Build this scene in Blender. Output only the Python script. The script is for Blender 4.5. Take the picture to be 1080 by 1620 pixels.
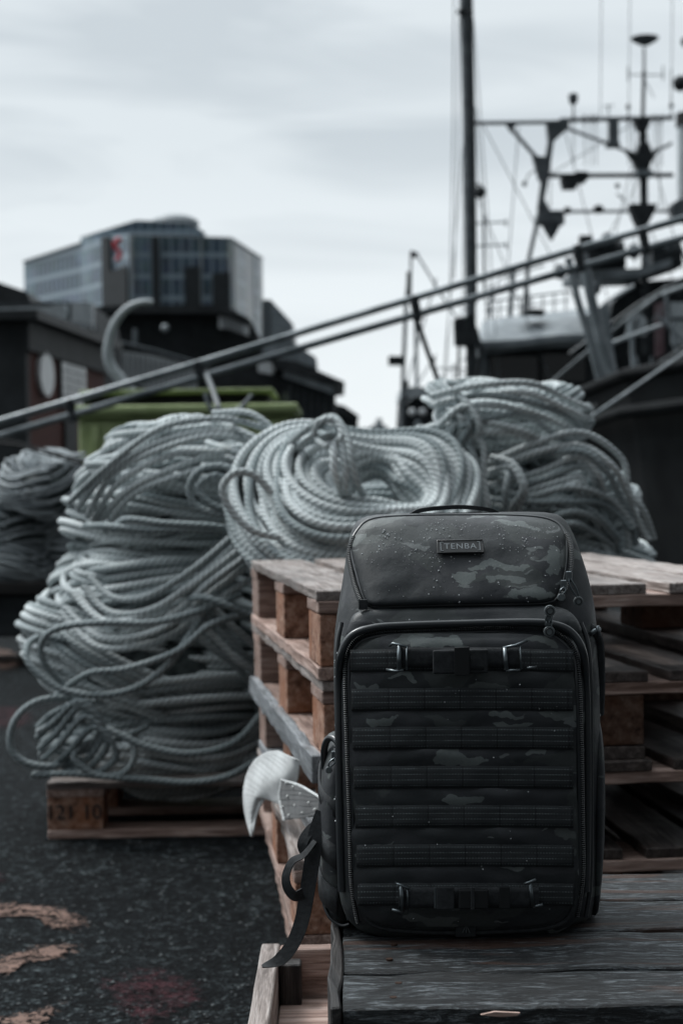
import bpy, bmesh, math, random
import numpy as np
from mathutils import Vector, Matrix, noise
R_ = math.radians
S = bpy.context.scene
COL = S.collection
for o in list(bpy.data.objects): bpy.data.objects.remove(o)

# ------------------------------------------------------------------ camera
FPX, EYE = 2700.0, 0.884
cd = bpy.data.cameras.new('camera'); cam = bpy.data.objects.new('camera', cd); COL.objects.link(cam)
cd.sensor_fit = 'VERTICAL'; cd.sensor_height = 36; cd.lens = 36 * FPX / 1620
cd.clip_start = 0.05; cd.clip_end = 5000
cam.matrix_world = Matrix.Translation((0, 0, EYE)) @ Matrix.Rotation(R_(90 - 0.85), 4, 'X') @ Matrix.Rotation(R_(-0.8), 4, 'Z')
cd.dof.use_dof = True; cd.dof.focus_distance = 1.93; cd.dof.aperture_fstop = 6.7; cd.dof.aperture_blades = 9
S.camera = cam
CM = cam.matrix_world.copy()
S.render.resolution_x, S.render.resolution_y = 682, 1024
def P(px, py, d):
    """world point that stands d metres ahead of the camera on the sight line of photo pixel px,py"""
    return CM @ Vector(((px - 540) / FPX * d, -(py - 810) / FPX * d, -d))
def G(px, py, z=0.0):
    a = CM.translation; v = P(px, py, 1.0) - a
    t = (z - a.z) / v.z
    return a + v * t

# ------------------------------------------------------------------ world, sun, exposure
S.view_settings.view_transform = 'Standard'; S.view_settings.look = 'None'
S.view_settings.exposure = 0.48; S.view_settings.gamma = 1.0
SUN_EL, SUN_AZ = 56.0, -55.0      # azimuth from +Y towards +X
W = bpy.data.worlds.new('World'); S.world = W; W.use_nodes = True
nt = W.node_tree; nt.nodes.clear()
def nd(t, typ, **k):
    n = t.nodes.new(typ)
    for a, b in k.items():
        if a.startswith('i_'):
            key = a[2:]
            key = int(key) if key.isdigit() else key.replace('_', ' ')
            n.inputs[key].default_value = b
        else: setattr(n, a, b)
    return n
out = nd(nt, 'ShaderNodeOutputWorld')
sky = nd(nt, 'ShaderNodeTexSky', sky_type='NISHITA', sun_disc=False, sun_elevation=R_(SUN_EL), sun_rotation=R_(SUN_AZ))
bgA = nd(nt, 'ShaderNodeBackground', i_Strength=0.07); nt.links.new(sky.outputs[0], bgA.inputs[0])
tc = nd(nt, 'ShaderNodeTexCoord')
mp = nd(nt, 'ShaderNodeMapping'); mp.inputs['Scale'].default_value = (1.0, 1.0, 5.0); mp.inputs['Rotation'].default_value = (0.0, R_(10), R_(14))
nt.links.new(tc.outputs['Generated'], mp.inputs[0])
n1 = nd(nt, 'ShaderNodeTexNoise', i_Scale=3.4, i_Detail=4.0, i_Roughness=0.5, i_Distortion=0.9); nt.links.new(mp.outputs[0], n1.inputs[0])
cr = nd(nt, 'ShaderNodeValToRGB'); nt.links.new(n1.outputs[0], cr.inputs[0])
cr.color_ramp.elements[0].position = 0.36; cr.color_ramp.elements[0].color = (0.45, 0.495, 0.525, 1)
cr.color_ramp.elements[1].position = 0.56; cr.color_ramp.elements[1].color = (0.56, 0.605, 0.63, 1)
sp = nd(nt, 'ShaderNodeSeparateXYZ'); nt.links.new(tc.outputs['Generated'], sp.inputs[0])
# brighter cloud near the horizon ahead, sky dimmed behind and right of the viewer to shape the light
mr = nd(nt, 'ShaderNodeMapRange'); mr.inputs[1].default_value = 0.0; mr.inputs[2].default_value = 0.2; mr.inputs[3].default_value = 1.0; mr.inputs[4].default_value = 0.0
nt.links.new(sp.outputs[2], mr.inputs[0])
mx = nd(nt, 'ShaderNodeMixRGB', blend_type='MIX'); nt.links.new(mr.outputs[0], mx.inputs[0]); nt.links.new(cr.outputs[0], mx.inputs[1]); mx.inputs[2].default_value = (0.71, 0.75, 0.77, 1)
m2 = nd(nt, 'ShaderNodeMapRange', interpolation_type='SMOOTHSTEP'); m2.inputs[1].default_value = -0.45; m2.inputs[2].default_value = 0.6; m2.inputs[3].default_value = 0.20; m2.inputs[4].default_value = 1.0
vs_ = nd(nt, 'ShaderNodeVectorMath', operation='DOT_PRODUCT'); vs_.inputs[1].default_value = (-0.47, 0.883, 0); nt.links.new(tc.outputs['Generated'], vs_.inputs[0]); nt.links.new(vs_.outputs['Value'], m2.inputs[0])
bgB = nd(nt, 'ShaderNodeBackground'); nt.links.new(mx.outputs[0], bgB.inputs[0])
# overcast sky: bright cap added high up, out of view, to strengthen the top light
m3 = nd(nt, 'ShaderNodeMapRange', interpolation_type='SMOOTHSTEP'); m3.inputs[1].default_value = 0.40; m3.inputs[2].default_value = 0.99; m3.inputs[3].default_value = 0.0; m3.inputs[4].default_value = 2.6
vd = nd(nt, 'ShaderNodeVectorMath', operation='DOT_PRODUCT'); vd.inputs[1].default_value = (-0.42, 0.36, 0.833); nt.links.new(tc.outputs['Generated'], vd.inputs[0]); nt.links.new(vd.outputs['Value'], m3.inputs[0])
m4 = nd(nt, 'ShaderNodeMapRange', interpolation_type='SMOOTHSTEP'); m4.inputs[1].default_value = 0.36; m4.inputs[2].default_value = 0.62; nt.links.new(sp.outputs[2], m4.inputs[0])
mm = nd(nt, 'ShaderNodeMath', operation='MULTIPLY'); nt.links.new(m3.outputs[0], mm.inputs[0]); nt.links.new(m4.outputs[0], mm.inputs[1])
ma = nd(nt, 'ShaderNodeMath', operation='ADD'); nt.links.new(m2.outputs[0], ma.inputs[0]); nt.links.new(mm.outputs[0], ma.inputs[1]); nt.links.new(ma.outputs[0], bgB.inputs[1])
ms = nd(nt, 'ShaderNodeMixShader', i_0=0.94); nt.links.new(bgA.outputs[0], ms.inputs[1]); nt.links.new(bgB.outputs[0], ms.inputs[2]); nt.links.new(ms.outputs[0], out.inputs[0])

ld = bpy.data.lights.new('sun', 'SUN'); ld.energy = 1.5; ld.angle = R_(14); ld.color = (1.0, 0.985, 0.96)
lo = bpy.data.objects.new('sun', ld); COL.objects.link(lo)
az, el = R_(SUN_AZ), R_(SUN_EL)
sd = Vector((math.sin(az) * math.cos(el), math.cos(az) * math.cos(el), math.sin(el)))
lo.rotation_euler = sd.to_track_quat('Z', 'Y').to_euler()

# ------------------------------------------------------------------ object helpers
def tag(o, label=None, cat=None, group=None, kind=None):
    if label: o['label'] = label
    if cat: o['category'] = cat
    if group: o['group'] = group
    if kind: o['kind'] = kind
    return o
def empty(name, loc=(0, 0, 0), rot=(0, 0, 0), label=None, cat=None, group=None):
    o = bpy.data.objects.new(name, None); COL.objects.link(o); o.location = loc; o.rotation_euler = rot
    o.empty_display_size = 0.05
    return tag(o, label, cat, group)
def mesh(name, verts, faces, m=None, parent=None, smooth=False, loc=None, rot=None, world=False):
    me = bpy.data.meshes.new(name); me.from_pydata([tuple(v) for v in verts], [], faces); me.update()
    if smooth: me.shade_smooth()
    return link(name, me, m, parent, loc, rot, world)
def link(name, me, m=None, parent=None, loc=None, rot=None, world=False):
    o = bpy.data.objects.new(name, me); COL.objects.link(o)
    if m: me.materials.append(m)
    if parent:
        o.parent = parent
        if world: o.matrix_parent_inverse = wm(parent).inverted()
    if loc is not None: o.location = loc
    if rot is not None: o.rotation_euler = rot
    return o
def wm(o):
    m = Matrix.LocRotScale(o.location, o.rotation_euler, o.scale)
    if o.parent: m = wm(o.parent) @ o.matrix_parent_inverse @ m
    return m
def box(x0, x1, y0, y1, z0, z1):
    v = [(x, y, z) for z in (z0, z1) for y in (y0, y1) for x in (x0, x1)]
    f = [(0, 2, 3, 1), (4, 5, 7, 6), (0, 1, 5, 4), (1, 3, 7, 5), (3, 2, 6, 7), (2, 0, 4, 6)]
    return v, f
class MB:
    def __init__(s): s.v, s.f = [], []
    def add(s, v, f):
        n = len(s.v); s.v += [tuple(a) for a in v]; s.f += [tuple(i + n for i in q) for q in f]; return s
    def box(s, *a): return s.add(*box(*a))
    def tube(s, pts, r, n=8): return s.add(*tube_raw(pts, r, n))
    def ball(s, c, r, sz=1.0, n=12):
        c = Vector(c); vs, fs = [], []
        for i in range(n // 2 + 1):
            a = math.pi * i / (n // 2)
            for j in range(n):
                b = 2 * math.pi * j / n
                vs.append((c.x + r * math.sin(a) * math.cos(b), c.y + r * math.sin(a) * math.sin(b), c.z + r * sz * math.cos(a)))
        for i in range(n // 2):
            for j in range(n): fs.append((i * n + j, (i + 1) * n + j, (i + 1) * n + (j + 1) % n, i * n + (j + 1) % n))
        return s.add(vs, fs)
    def poly(s, pts, thick):
        """outline of world points given a real thickness away from the viewer (+Y)"""
        n = len(pts); a = [Vector(p) for p in pts]; b = [p + Vector((0, thick, 0)) for p in a]
        f = [tuple(range(n)), tuple(range(2 * n - 1, n - 1, -1))] + [(i, i + n, (i + 1) % n + n, (i + 1) % n) for i in range(n)]
        return s.add(a + b, f)
    def build(s, name, m=None, parent=None, bevel=0, smooth=False, world=False, **k):
        o = mesh(name, s.v, s.f, m, parent, smooth, world=world, **k)
        if bevel:
            b = o.modifiers.new('bevel', 'BEVEL'); b.width = bevel; b.segments = 2; b.limit_method = 'ANGLE'; b.angle_limit = R_(40)
        return o
def tube_raw(pts, r, n=8, closed=False):
    pts = [Vector(p) for p in pts]; m = len(pts)
    rr = r if hasattr(r, '__len__') else [r] * m
    vs, fs = [], []
    t0 = (pts[1] - pts[0]).normalized(); up = Vector((0, 0, 1)) if abs(t0.z) < 0.9 else Vector((0, 1, 0))
    nn = t0.cross(up).normalized()
    for i, p in enumerate(pts):
        a = pts[(i - 1) % m] if closed or i > 0 else p; b = pts[(i + 1) % m] if closed or i < m - 1 else p
        t = (b - a).normalized(); nn = (nn - t * nn.dot(t)).normalized(); bb = t.cross(nn)
        for j in range(n):
            q = 2 * math.pi * j / n; vs.append(p + (nn * math.cos(q) + bb * math.sin(q)) * rr[i])
    for i in range(m if closed else m - 1):
        i2 = (i + 1) % m
        for j in range(n): fs.append((i * n + j, i * n + (j + 1) % n, i2 * n + (j + 1) % n, i2 * n + j))
    if not closed: fs.append(tuple(range(n - 1, -1, -1))); fs.append(tuple((m - 1) * n + j for j in range(n)))
    return vs, fs
def smoothpath(pts, k=8, closed=False):
    pts = [Vector(p) for p in pts]; n = len(pts); o = []
    rng = range(n if closed else n - 1)
    for i in rng:
        g = (lambda q: pts[q % n]) if closed else (lambda q: pts[max(0, min(n - 1, q))])
        a, b, c, d = g(i - 1), g(i), g(i + 1), g(i + 2)
        for j in range(k):
            t = j / k
            o.append(0.5 * ((2 * b) + (c - a) * t + (2 * a - 5 * b + 4 * c - d) * t * t + (3 * b - a - 3 * c + d) * t ** 3))
    if not closed: o.append(pts[-1])
    return o
def copy_tree(o, parent=None):
    c = o.copy(); COL.objects.link(c)
    if parent: c.parent = parent
    for ch in list(o.children): copy_tree(ch, c)
    return c

# ------------------------------------------------------------------ materials
def mat(name, base=(0.5, 0.5, 0.5), rough=0.6, metal=0.0, spec=0.5, coat=0.0):
    m = bpy.data.materials.new(name); m.use_nodes = True
    b = m.node_tree.nodes['Principled BSDF']
    b.inputs['Base Color'].default_value = (*base, 1); b.inputs['Roughness'].default_value = rough
    b.inputs['Metallic'].default_value = metal; b.inputs['Specular IOR Level'].default_value = spec; b.inputs['Coat Weight'].default_value = coat
    return m
def NT(m): return m.node_tree, m.node_tree.nodes['Principled BSDF']
def ramp(t, src, stops):
    c = nd(t, 'ShaderNodeValToRGB'); t.links.new(src, c.inputs[0]); e = c.color_ramp.elements
    while len(e) < len(stops): e.new(0.5)
    for i, (p, col) in enumerate(stops):
        e[i].position = p; e[i].color = (*col, 1) if len(col) == 3 else col
    return c.outputs[0]
def coords(t, scale=(1, 1, 1), kind='Object', rnd=True, rot=(0, 0, 0)):
    c = nd(t, 'ShaderNodeTexCoord'); m = nd(t, 'ShaderNodeMapping'); m.inputs['Scale'].default_value = scale; m.inputs['Rotation'].default_value = rot
    t.links.new(c.outputs[kind], m.inputs[0])
    if not rnd: return m.outputs[0]
    oi = nd(t, 'ShaderNodeObjectInfo'); ml = nd(t, 'ShaderNodeMath', operation='MULTIPLY', i_1=37.0); t.links.new(oi.outputs['Random'], ml.inputs[0])
    a = nd(t, 'ShaderNodeVectorMath', operation='ADD'); t.links.new(m.outputs[0], a.inputs[0]); t.links.new(ml.outputs[0], a.inputs[1])
    return a.outputs[0]
def tnoise(t, vec, scale=5, detail=5, rough=0.55, dist=0.0):
    n = nd(t, 'ShaderNodeTexNoise', i_Scale=scale, i_Detail=detail, i_Roughness=rough, i_Distortion=dist); t.links.new(vec, n.inputs[0]); return n.outputs[0]
def bump(t, b, h, strength=0.4, dist=0.002):
    n = nd(t, 'ShaderNodeBump', i_Strength=strength, i_Distance=dist); t.links.new(h, n.inputs['Height'])
    if b.inputs['Normal'].links: t.links.new(b.inputs['Normal'].links[0].from_socket, n.inputs['Normal'])
    t.links.new(n.outputs[0], b.inputs['Normal'])
def mixc(t, f, a, b, mode='MIX'):
    n = nd(t, 'ShaderNodeMixRGB', blend_type=mode)
    for i, v in ((0, f), (1, a), (2, b)):
        if hasattr(v, 'is_linked') or isinstance(v, bpy.types.NodeSocket): t.links.new(v, n.inputs[i])
        else: n.inputs[i].default_value = v if i == 0 else (*v, 1)
    return n.outputs[0]
def mth(t, op, a, b=0.0):
    n = nd(t, 'ShaderNodeMath', operation=op)
    for i, v in ((0, a), (1, b)):
        if isinstance(v, bpy.types.NodeSocket): t.links.new(v, n.inputs[i])
        else: n.inputs[i].default_value = v
    return n.outputs[0]
def wood(name, dark, mid, light, rough=0.75, grain=1.0, wear=0.5):
    m = mat(name, mid, rough, spec=0.3); t, b = NT(m)
    g = tnoise(t, coords(t, (2.2, 34, 34)), 2.6, 7, 0.65, 0.6)
    fine = tnoise(t, coords(t, (9, 260, 260)), 2.0, 3, 0.6)
    blot = tnoise(t, coords(t, (3, 6, 6)), 1.6, 4, 0.6)
    c = ramp(t, g, [(0.34, dark), (0.5, mid), (0.64, light)])
    c = mixc(t, mth(t, 'MULTIPLY', ramp(t, fine, [(0.42, (1, 1, 1)), (0.55, (0, 0, 0))]), 0.45 * grain), c, dark)
    c = mixc(t, mth(t, 'MULTIPLY', ramp(t, blot, [(0.5, (0, 0, 0)), (0.66, (1, 1, 1))]), wear), c, tuple(x * 0.4 for x in mid))
    oi = nd(t, 'ShaderNodeObjectInfo')
    hv = nd(t, 'ShaderNodeHueSaturation'); t.links.new(c, hv.inputs['Color'])
    mr = nd(t, 'ShaderNodeMapRange'); mr.inputs[3].default_value = 0.68; mr.inputs[4].default_value = 1.3; t.links.new(oi.outputs['Random'], mr.inputs[0]); t.links.new(mr.outputs[0], hv.inputs['Value'])
    t.links.new(hv.outputs[0], b.inputs['Base Color'])
    bump(t, b, g, 0.5, 0.004); bump(t, b, fine, 0.5, 0.0015)
    rr = ramp(t, blot, [(0.35, (rough,) * 3), (0.7, (rough * 0.55,) * 3)]); t.links.new(rr, b.inputs['Roughness'])
    return m
def grime(name, a, b_, scale=6, rough=0.6, metal=0.0, bstr=0.3, spec=0.4, stretch=(1, 1, 1), lo=0.38, hi=0.62):
    m = mat(name, a, rough, metal, spec); t, b = NT(m)
    n = tnoise(t, coords(t, stretch), scale, 6, 0.6); t.links.new(ramp(t, n, [(lo, a), (hi, b_)]), b.inputs['Base Color'])
    bump(t, b, n, bstr, 0.004); return m

M = {}
M['wood_top'] = wood('pallet_wood_weathered', (0.10, 0.080, 0.070), (0.30, 0.255, 0.235), (0.46, 0.42, 0.40), 0.7)
M['wood_side'] = wood('pallet_wood_raw', (0.13, 0.080, 0.062), (0.38, 0.265, 0.225), (0.54, 0.42, 0.37), 0.75)
M['wood_grey'] = wood('pallet_wood_grey', (0.075, 0.08, 0.085), (0.22, 0.235, 0.25), (0.36, 0.38, 0.40), 0.7)
M['wood_shaded'] = wood('shaded_pallet_wood', (0.018, 0.014, 0.013), (0.060, 0.046, 0.041), (0.11, 0.09, 0.083), 0.6)  # darker copy of the pallet wood, shade inside the stack painted in
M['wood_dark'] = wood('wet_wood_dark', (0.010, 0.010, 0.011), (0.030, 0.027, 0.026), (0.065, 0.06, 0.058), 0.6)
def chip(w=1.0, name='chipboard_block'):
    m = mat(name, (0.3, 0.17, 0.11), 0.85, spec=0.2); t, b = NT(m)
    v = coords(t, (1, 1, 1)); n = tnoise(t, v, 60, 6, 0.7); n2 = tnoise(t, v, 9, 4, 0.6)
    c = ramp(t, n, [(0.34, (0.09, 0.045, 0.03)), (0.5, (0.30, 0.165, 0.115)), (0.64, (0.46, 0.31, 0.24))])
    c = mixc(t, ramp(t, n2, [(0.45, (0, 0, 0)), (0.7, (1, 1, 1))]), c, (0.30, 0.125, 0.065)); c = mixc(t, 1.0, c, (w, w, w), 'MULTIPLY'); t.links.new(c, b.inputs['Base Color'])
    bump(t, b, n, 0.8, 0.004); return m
M['chip'] = chip(); M['chip_shaded'] = chip(0.26, 'shaded_chipboard_block')  # second copy darkened to paint shade onto the inner blocks
def bench_wood():
    m = mat('bench_weathered_plank', (0.1, 0.1, 0.1), 0.55, spec=0.35); t, b = NT(m)
    g = tnoise(t, coords(t, (8.0, 44, 44)), 2.6, 9, 0.82, 0.9); f = tnoise(t, coords(t, (14, 120, 120)), 2.0, 6, 0.8, 0.6)
    q = tnoise(t, coords(t, (3.2, 9, 9)), 1.5, 5, 0.6); s = tnoise(t, coords(t, (1.2, 9, 9), rot=(0, 0, 0.35)), 2.2, 4, 0.55, 1.2)
    c = ramp(t, g, [(0.42, (0.005, 0.006, 0.007)), (0.50, (0.036, 0.042, 0.046)), (0.585, (0.25, 0.28, 0.30))])
    c = mixc(t, ramp(t, f, [(0.44, (0.9, 0.9, 0.9)), (0.56, (0, 0, 0))]), c, (0.010, 0.011, 0.012))
    c = mixc(t, mth(t, 'MULTIPLY', ramp(t, q, [(0.50, (0, 0, 0)), (0.62, (1, 1, 1))]), 0.75), c, (0.020, 0.021, 0.022))
    c = mixc(t, mth(t, 'MULTIPLY', ramp(t, s, [(0.56, (0, 0, 0)), (0.62, (1, 1, 1))]), 0.55), c, (0.085, 0.038, 0.022))
    t.links.new(c, b.inputs['Base Color']); bump(t, b, g, 0.9, 0.005); bump(t, b, f, 0.8, 0.002); return m
M['bench'] = bench_wood()
def rope_mat(name, a, b_, dark, pitch=0.052):
    m = mat(name, a, 0.75, spec=0.25); t, b = NT(m)
    uv = nd(t, 'ShaderNodeUVMap', uv_map='rope'); s = nd(t, 'ShaderNodeSeparateXYZ'); t.links.new(uv.outputs[0], s.inputs[0])
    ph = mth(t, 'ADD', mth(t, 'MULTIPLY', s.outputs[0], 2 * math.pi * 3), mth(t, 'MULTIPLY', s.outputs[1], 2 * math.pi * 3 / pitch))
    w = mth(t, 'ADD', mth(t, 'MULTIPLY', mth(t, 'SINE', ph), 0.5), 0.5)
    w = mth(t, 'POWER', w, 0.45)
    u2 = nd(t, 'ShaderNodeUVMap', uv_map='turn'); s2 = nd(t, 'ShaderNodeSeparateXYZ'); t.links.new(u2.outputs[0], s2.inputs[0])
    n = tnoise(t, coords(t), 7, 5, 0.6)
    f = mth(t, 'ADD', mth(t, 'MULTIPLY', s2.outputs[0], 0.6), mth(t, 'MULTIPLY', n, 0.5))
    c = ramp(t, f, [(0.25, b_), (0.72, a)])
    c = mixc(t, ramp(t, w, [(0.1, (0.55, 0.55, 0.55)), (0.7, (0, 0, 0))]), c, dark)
    fz = tnoise(t, coords(t), 160, 2, 0.5)
    c = mixc(t, mth(t, 'MULTIPLY', ramp(t, tnoise(t, coords(t), 2.6, 4, 0.6), [(0.45, (0, 0, 0)), (0.7, (1, 1, 1))]), 0.5), c, dark)
    t.links.new(c, b.inputs['Base Color']); bump(t, b, w, 0.8, 0.003); bump(t, b, fz, 0.3, 0.001)
    return m
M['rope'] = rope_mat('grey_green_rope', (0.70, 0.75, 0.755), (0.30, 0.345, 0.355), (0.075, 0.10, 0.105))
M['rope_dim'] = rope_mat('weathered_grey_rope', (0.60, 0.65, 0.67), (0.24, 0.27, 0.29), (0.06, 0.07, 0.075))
M['black_steel'] = grime('black_painted_steel', (0.020, 0.024, 0.027), (0.042, 0.048, 0.052), 9, 0.65, spec=0.25)
M['hull'] = grime('black_hull_paint', (0.005, 0.006, 0.007), (0.010, 0.012, 0.013), 3, 0.8, spec=0.12)
M['dark_grey'] = grime('dark_grey_paint', (0.075, 0.088, 0.098), (0.14, 0.158, 0.17), 5, 0.5)
M['mid_grey'] = grime('grey_paint_weathered', (0.15, 0.175, 0.19), (0.25, 0.28, 0.30), 4, 0.5)
M['pale_grey'] = grime('pale_paint_weathered', (0.34, 0.38, 0.40), (0.50, 0.545, 0.565), 4, 0.5)
M['white'] = grime('white_paint_weathered', (0.72, 0.75, 0.76), (0.82, 0.85, 0.86), 5, 0.4)
M['galv'] = grime('galvanised_tube', (0.10, 0.12, 0.13), (0.30, 0.33, 0.345), 3, 0.4, 0.4, stretch=(1, 1, 1))
M['glass_dark'] = mat('dark_window_glass', (0.012, 0.014, 0.016), 0.12, spec=0.6)
M['green'] = grime('green_painted_steel', (0.34, 0.42, 0.19), (0.48, 0.57, 0.29), 4, 0.5)
M['green_dark'] = grime('green_paint_stained', (0.15, 0.19, 0.075), (0.24, 0.30, 0.13), 5, 0.55)
M['rubber'] = grime('black_rubber', (0.012, 0.012, 0.013), (0.025, 0.026, 0.028), 10, 0.7)
M['red'] = mat('red_sign_paint', (0.62, 0.012, 0.03), 0.4)
def chipmask(t, sc=34):
    """flaky salt and pepper pattern shared by the asphalt and what is painted on it"""
    c0 = coords(t, rnd=False); n_ = tnoise(t, c0, sc, 3, 0.6, 0.8); f_ = tnoise(t, c0, sc * 3.1, 3, 0.6, 0.5)
    return mth(t, 'ADD', mth(t, 'MULTIPLY', n_, 0.5), mth(t, 'MULTIPLY', f_, 0.5)), c0, f_
def asphalt():
    m = mat('wet_asphalt', (0.03, 0.035, 0.037), 0.85, spec=0.06); t, b = NT(m)
    g, c0, f_ = chipmask(t); q = tnoise(t, c0, 1.1, 5, 0.6)
    c = ramp(t, g, [(0.42, (0.003, 0.0036, 0.004)), (0.51, (0.0065, 0.0082, 0.0092)), (0.58, (0.026, 0.032, 0.035)), (0.64, (0.095, 0.115, 0.12))])
    c = mixc(t, ramp(t, q, [(0.42, (0, 0, 0)), (0.62, (0.5, 0.5, 0.5))]), c, (0.005, 0.006, 0.007))
    t.links.new(c, b.inputs['Base Color'])
    bump(t, b, g, 1.0, 0.012); bump(t, b, f_, 0.6, 0.004); return m
M['asphalt'] = asphalt()
def stain(name, col, lo, hi, sc=34):
    m = mat(name, col, 0.8, spec=0.15); t, b = NT(m)
    g, c0, f_ = chipmask(t, sc); uv = nd(t, 'ShaderNodeUVMap', uv_map='edge'); s = nd(t, 'ShaderNodeSeparateXYZ'); t.links.new(uv.outputs[0], s.inputs[0])
    f = mth(t, 'ADD', mth(t, 'MULTIPLY', mth(t, 'SUBTRACT', g, 0.5), 3.2), mth(t, 'MULTIPLY', mth(t, 'SUBTRACT', s.outputs[0], 0.72), 0.75))
    a = ramp(t, f, [(lo, (0, 0, 0)), (hi, (0.9, 0.9, 0.9))]); t.links.new(a, b.inputs['Alpha']); bump(t, b, f_, 0.6, 0.004)
    c = ramp(t, tnoise(t, c0, 19, 4), [(0.4, tuple(x * 0.6 for x in col)), (0.6, col)]); t.links.new(c, b.inputs['Base Color'])
    return m
M['paint'] = stain('worn_orange_ground_paint', (0.20, 0.130, 0.106), -0.10, 0.28)
M['redstain'] = stain('faded_red_ground_paint', (0.060, 0.016, 0.022), -0.05, 0.7)
M['salt'] = stain('pale_scuffs', (0.14, 0.15, 0.155), 0.7, 1.0, 50)

# ------------------------------------------------------------------ rope tubes
def rope_mesh(name, paths, r, m, parent=None, n=8, closed=True, world=False):
    """paths: list of (k,3) arrays -> one mesh of rope tubes with uv along the lay"""
    V, F, UV, U2 = [], [], [], []; base = 0
    rng = random.Random(len(paths) * 7 + int(r * 1e5))
    for pts in paths:
        pts = np.asarray(pts, float); k = len(pts)
        if closed: T = np.roll(pts, -1, 0) - np.roll(pts, 1, 0)
        else: T = np.gradient(pts, axis=0)
        T /= np.linalg.norm(T, axis=1)[:, None] + 1e-9
        Nn = np.zeros_like(T); v = np.cross(T[0], [0.1, 0.2, 1.0]); v /= np.linalg.norm(v)
        for i in range(k):
            v = v - T[i] * v.dot(T[i]); v /= math.sqrt(v.dot(v)); Nn[i] = v
        Bb = np.cross(T, Nn); ang = np.arange(n) * 2 * math.pi / n
        ring = pts[:, None, :] + r * (Nn[:, None, :] * np.cos(ang)[None, :, None] + Bb[:, None, :] * np.sin(ang)[None, :, None])
        V.append(ring.reshape(-1, 3))
        seg = np.linalg.norm(np.diff(pts, axis=0, append=pts[:1] if closed else pts[-1:]), axis=1); s = np.concatenate([[0], np.cumsum(seg)])
        kk = k if closed else k - 1
        i = np.arange(kk)[:, None]; j = np.arange(n)[None, :]; i2 = (i + 1) % k; j2 = (j + 1) % n
        f = np.stack([base + i * n + j, base + i * n + j2, base + i2 * n + j2, base + i2 * n + j], -1).reshape(-1, 4); F.append(f)
        u0 = np.broadcast_to(j / n, (kk, n)); u1 = np.broadcast_to((j + 1) / n, (kk, n)); v0 = np.broadcast_to(s[:kk][:, None], (kk, n)); v1 = np.broadcast_to(s[1:kk + 1][:, None], (kk, n))
        UV.append(np.stack([np.stack([u0, v0], -1), np.stack([u1, v0], -1), np.stack([u1, v1], -1), np.stack([u0, v1], -1)], 2).reshape(-1, 2))
        U2.append(np.full((kk * n * 4, 2), rng.random())); base += k * n
    V = np.concatenate(V); F = np.concatenate(F); UV = np.concatenate(UV); U2 = np.concatenate(U2)
    me = bpy.data.meshes.new(name); me.vertices.add(len(V)); me.vertices.foreach_set('co', V.ravel())
    me.loops.add(F.size); me.loops.foreach_set('vertex_index', F.ravel().astype(np.int32))
    me.polygons.add(len(F)); me.polygons.foreach_set('loop_start', np.arange(0, F.size, 4, dtype=np.int32))
    a = me.uv_layers.new(name='rope'); a.data.foreach_set('uv', UV.ravel().astype(np.float32))
    a = me.uv_layers.new(name='turn'); a.data.foreach_set('uv', U2.ravel().astype(np.float32))
    me.update(calc_edges=True); me.validate(); me.shade_smooth()
    return link(name, me, m, parent, world=world)
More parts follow.
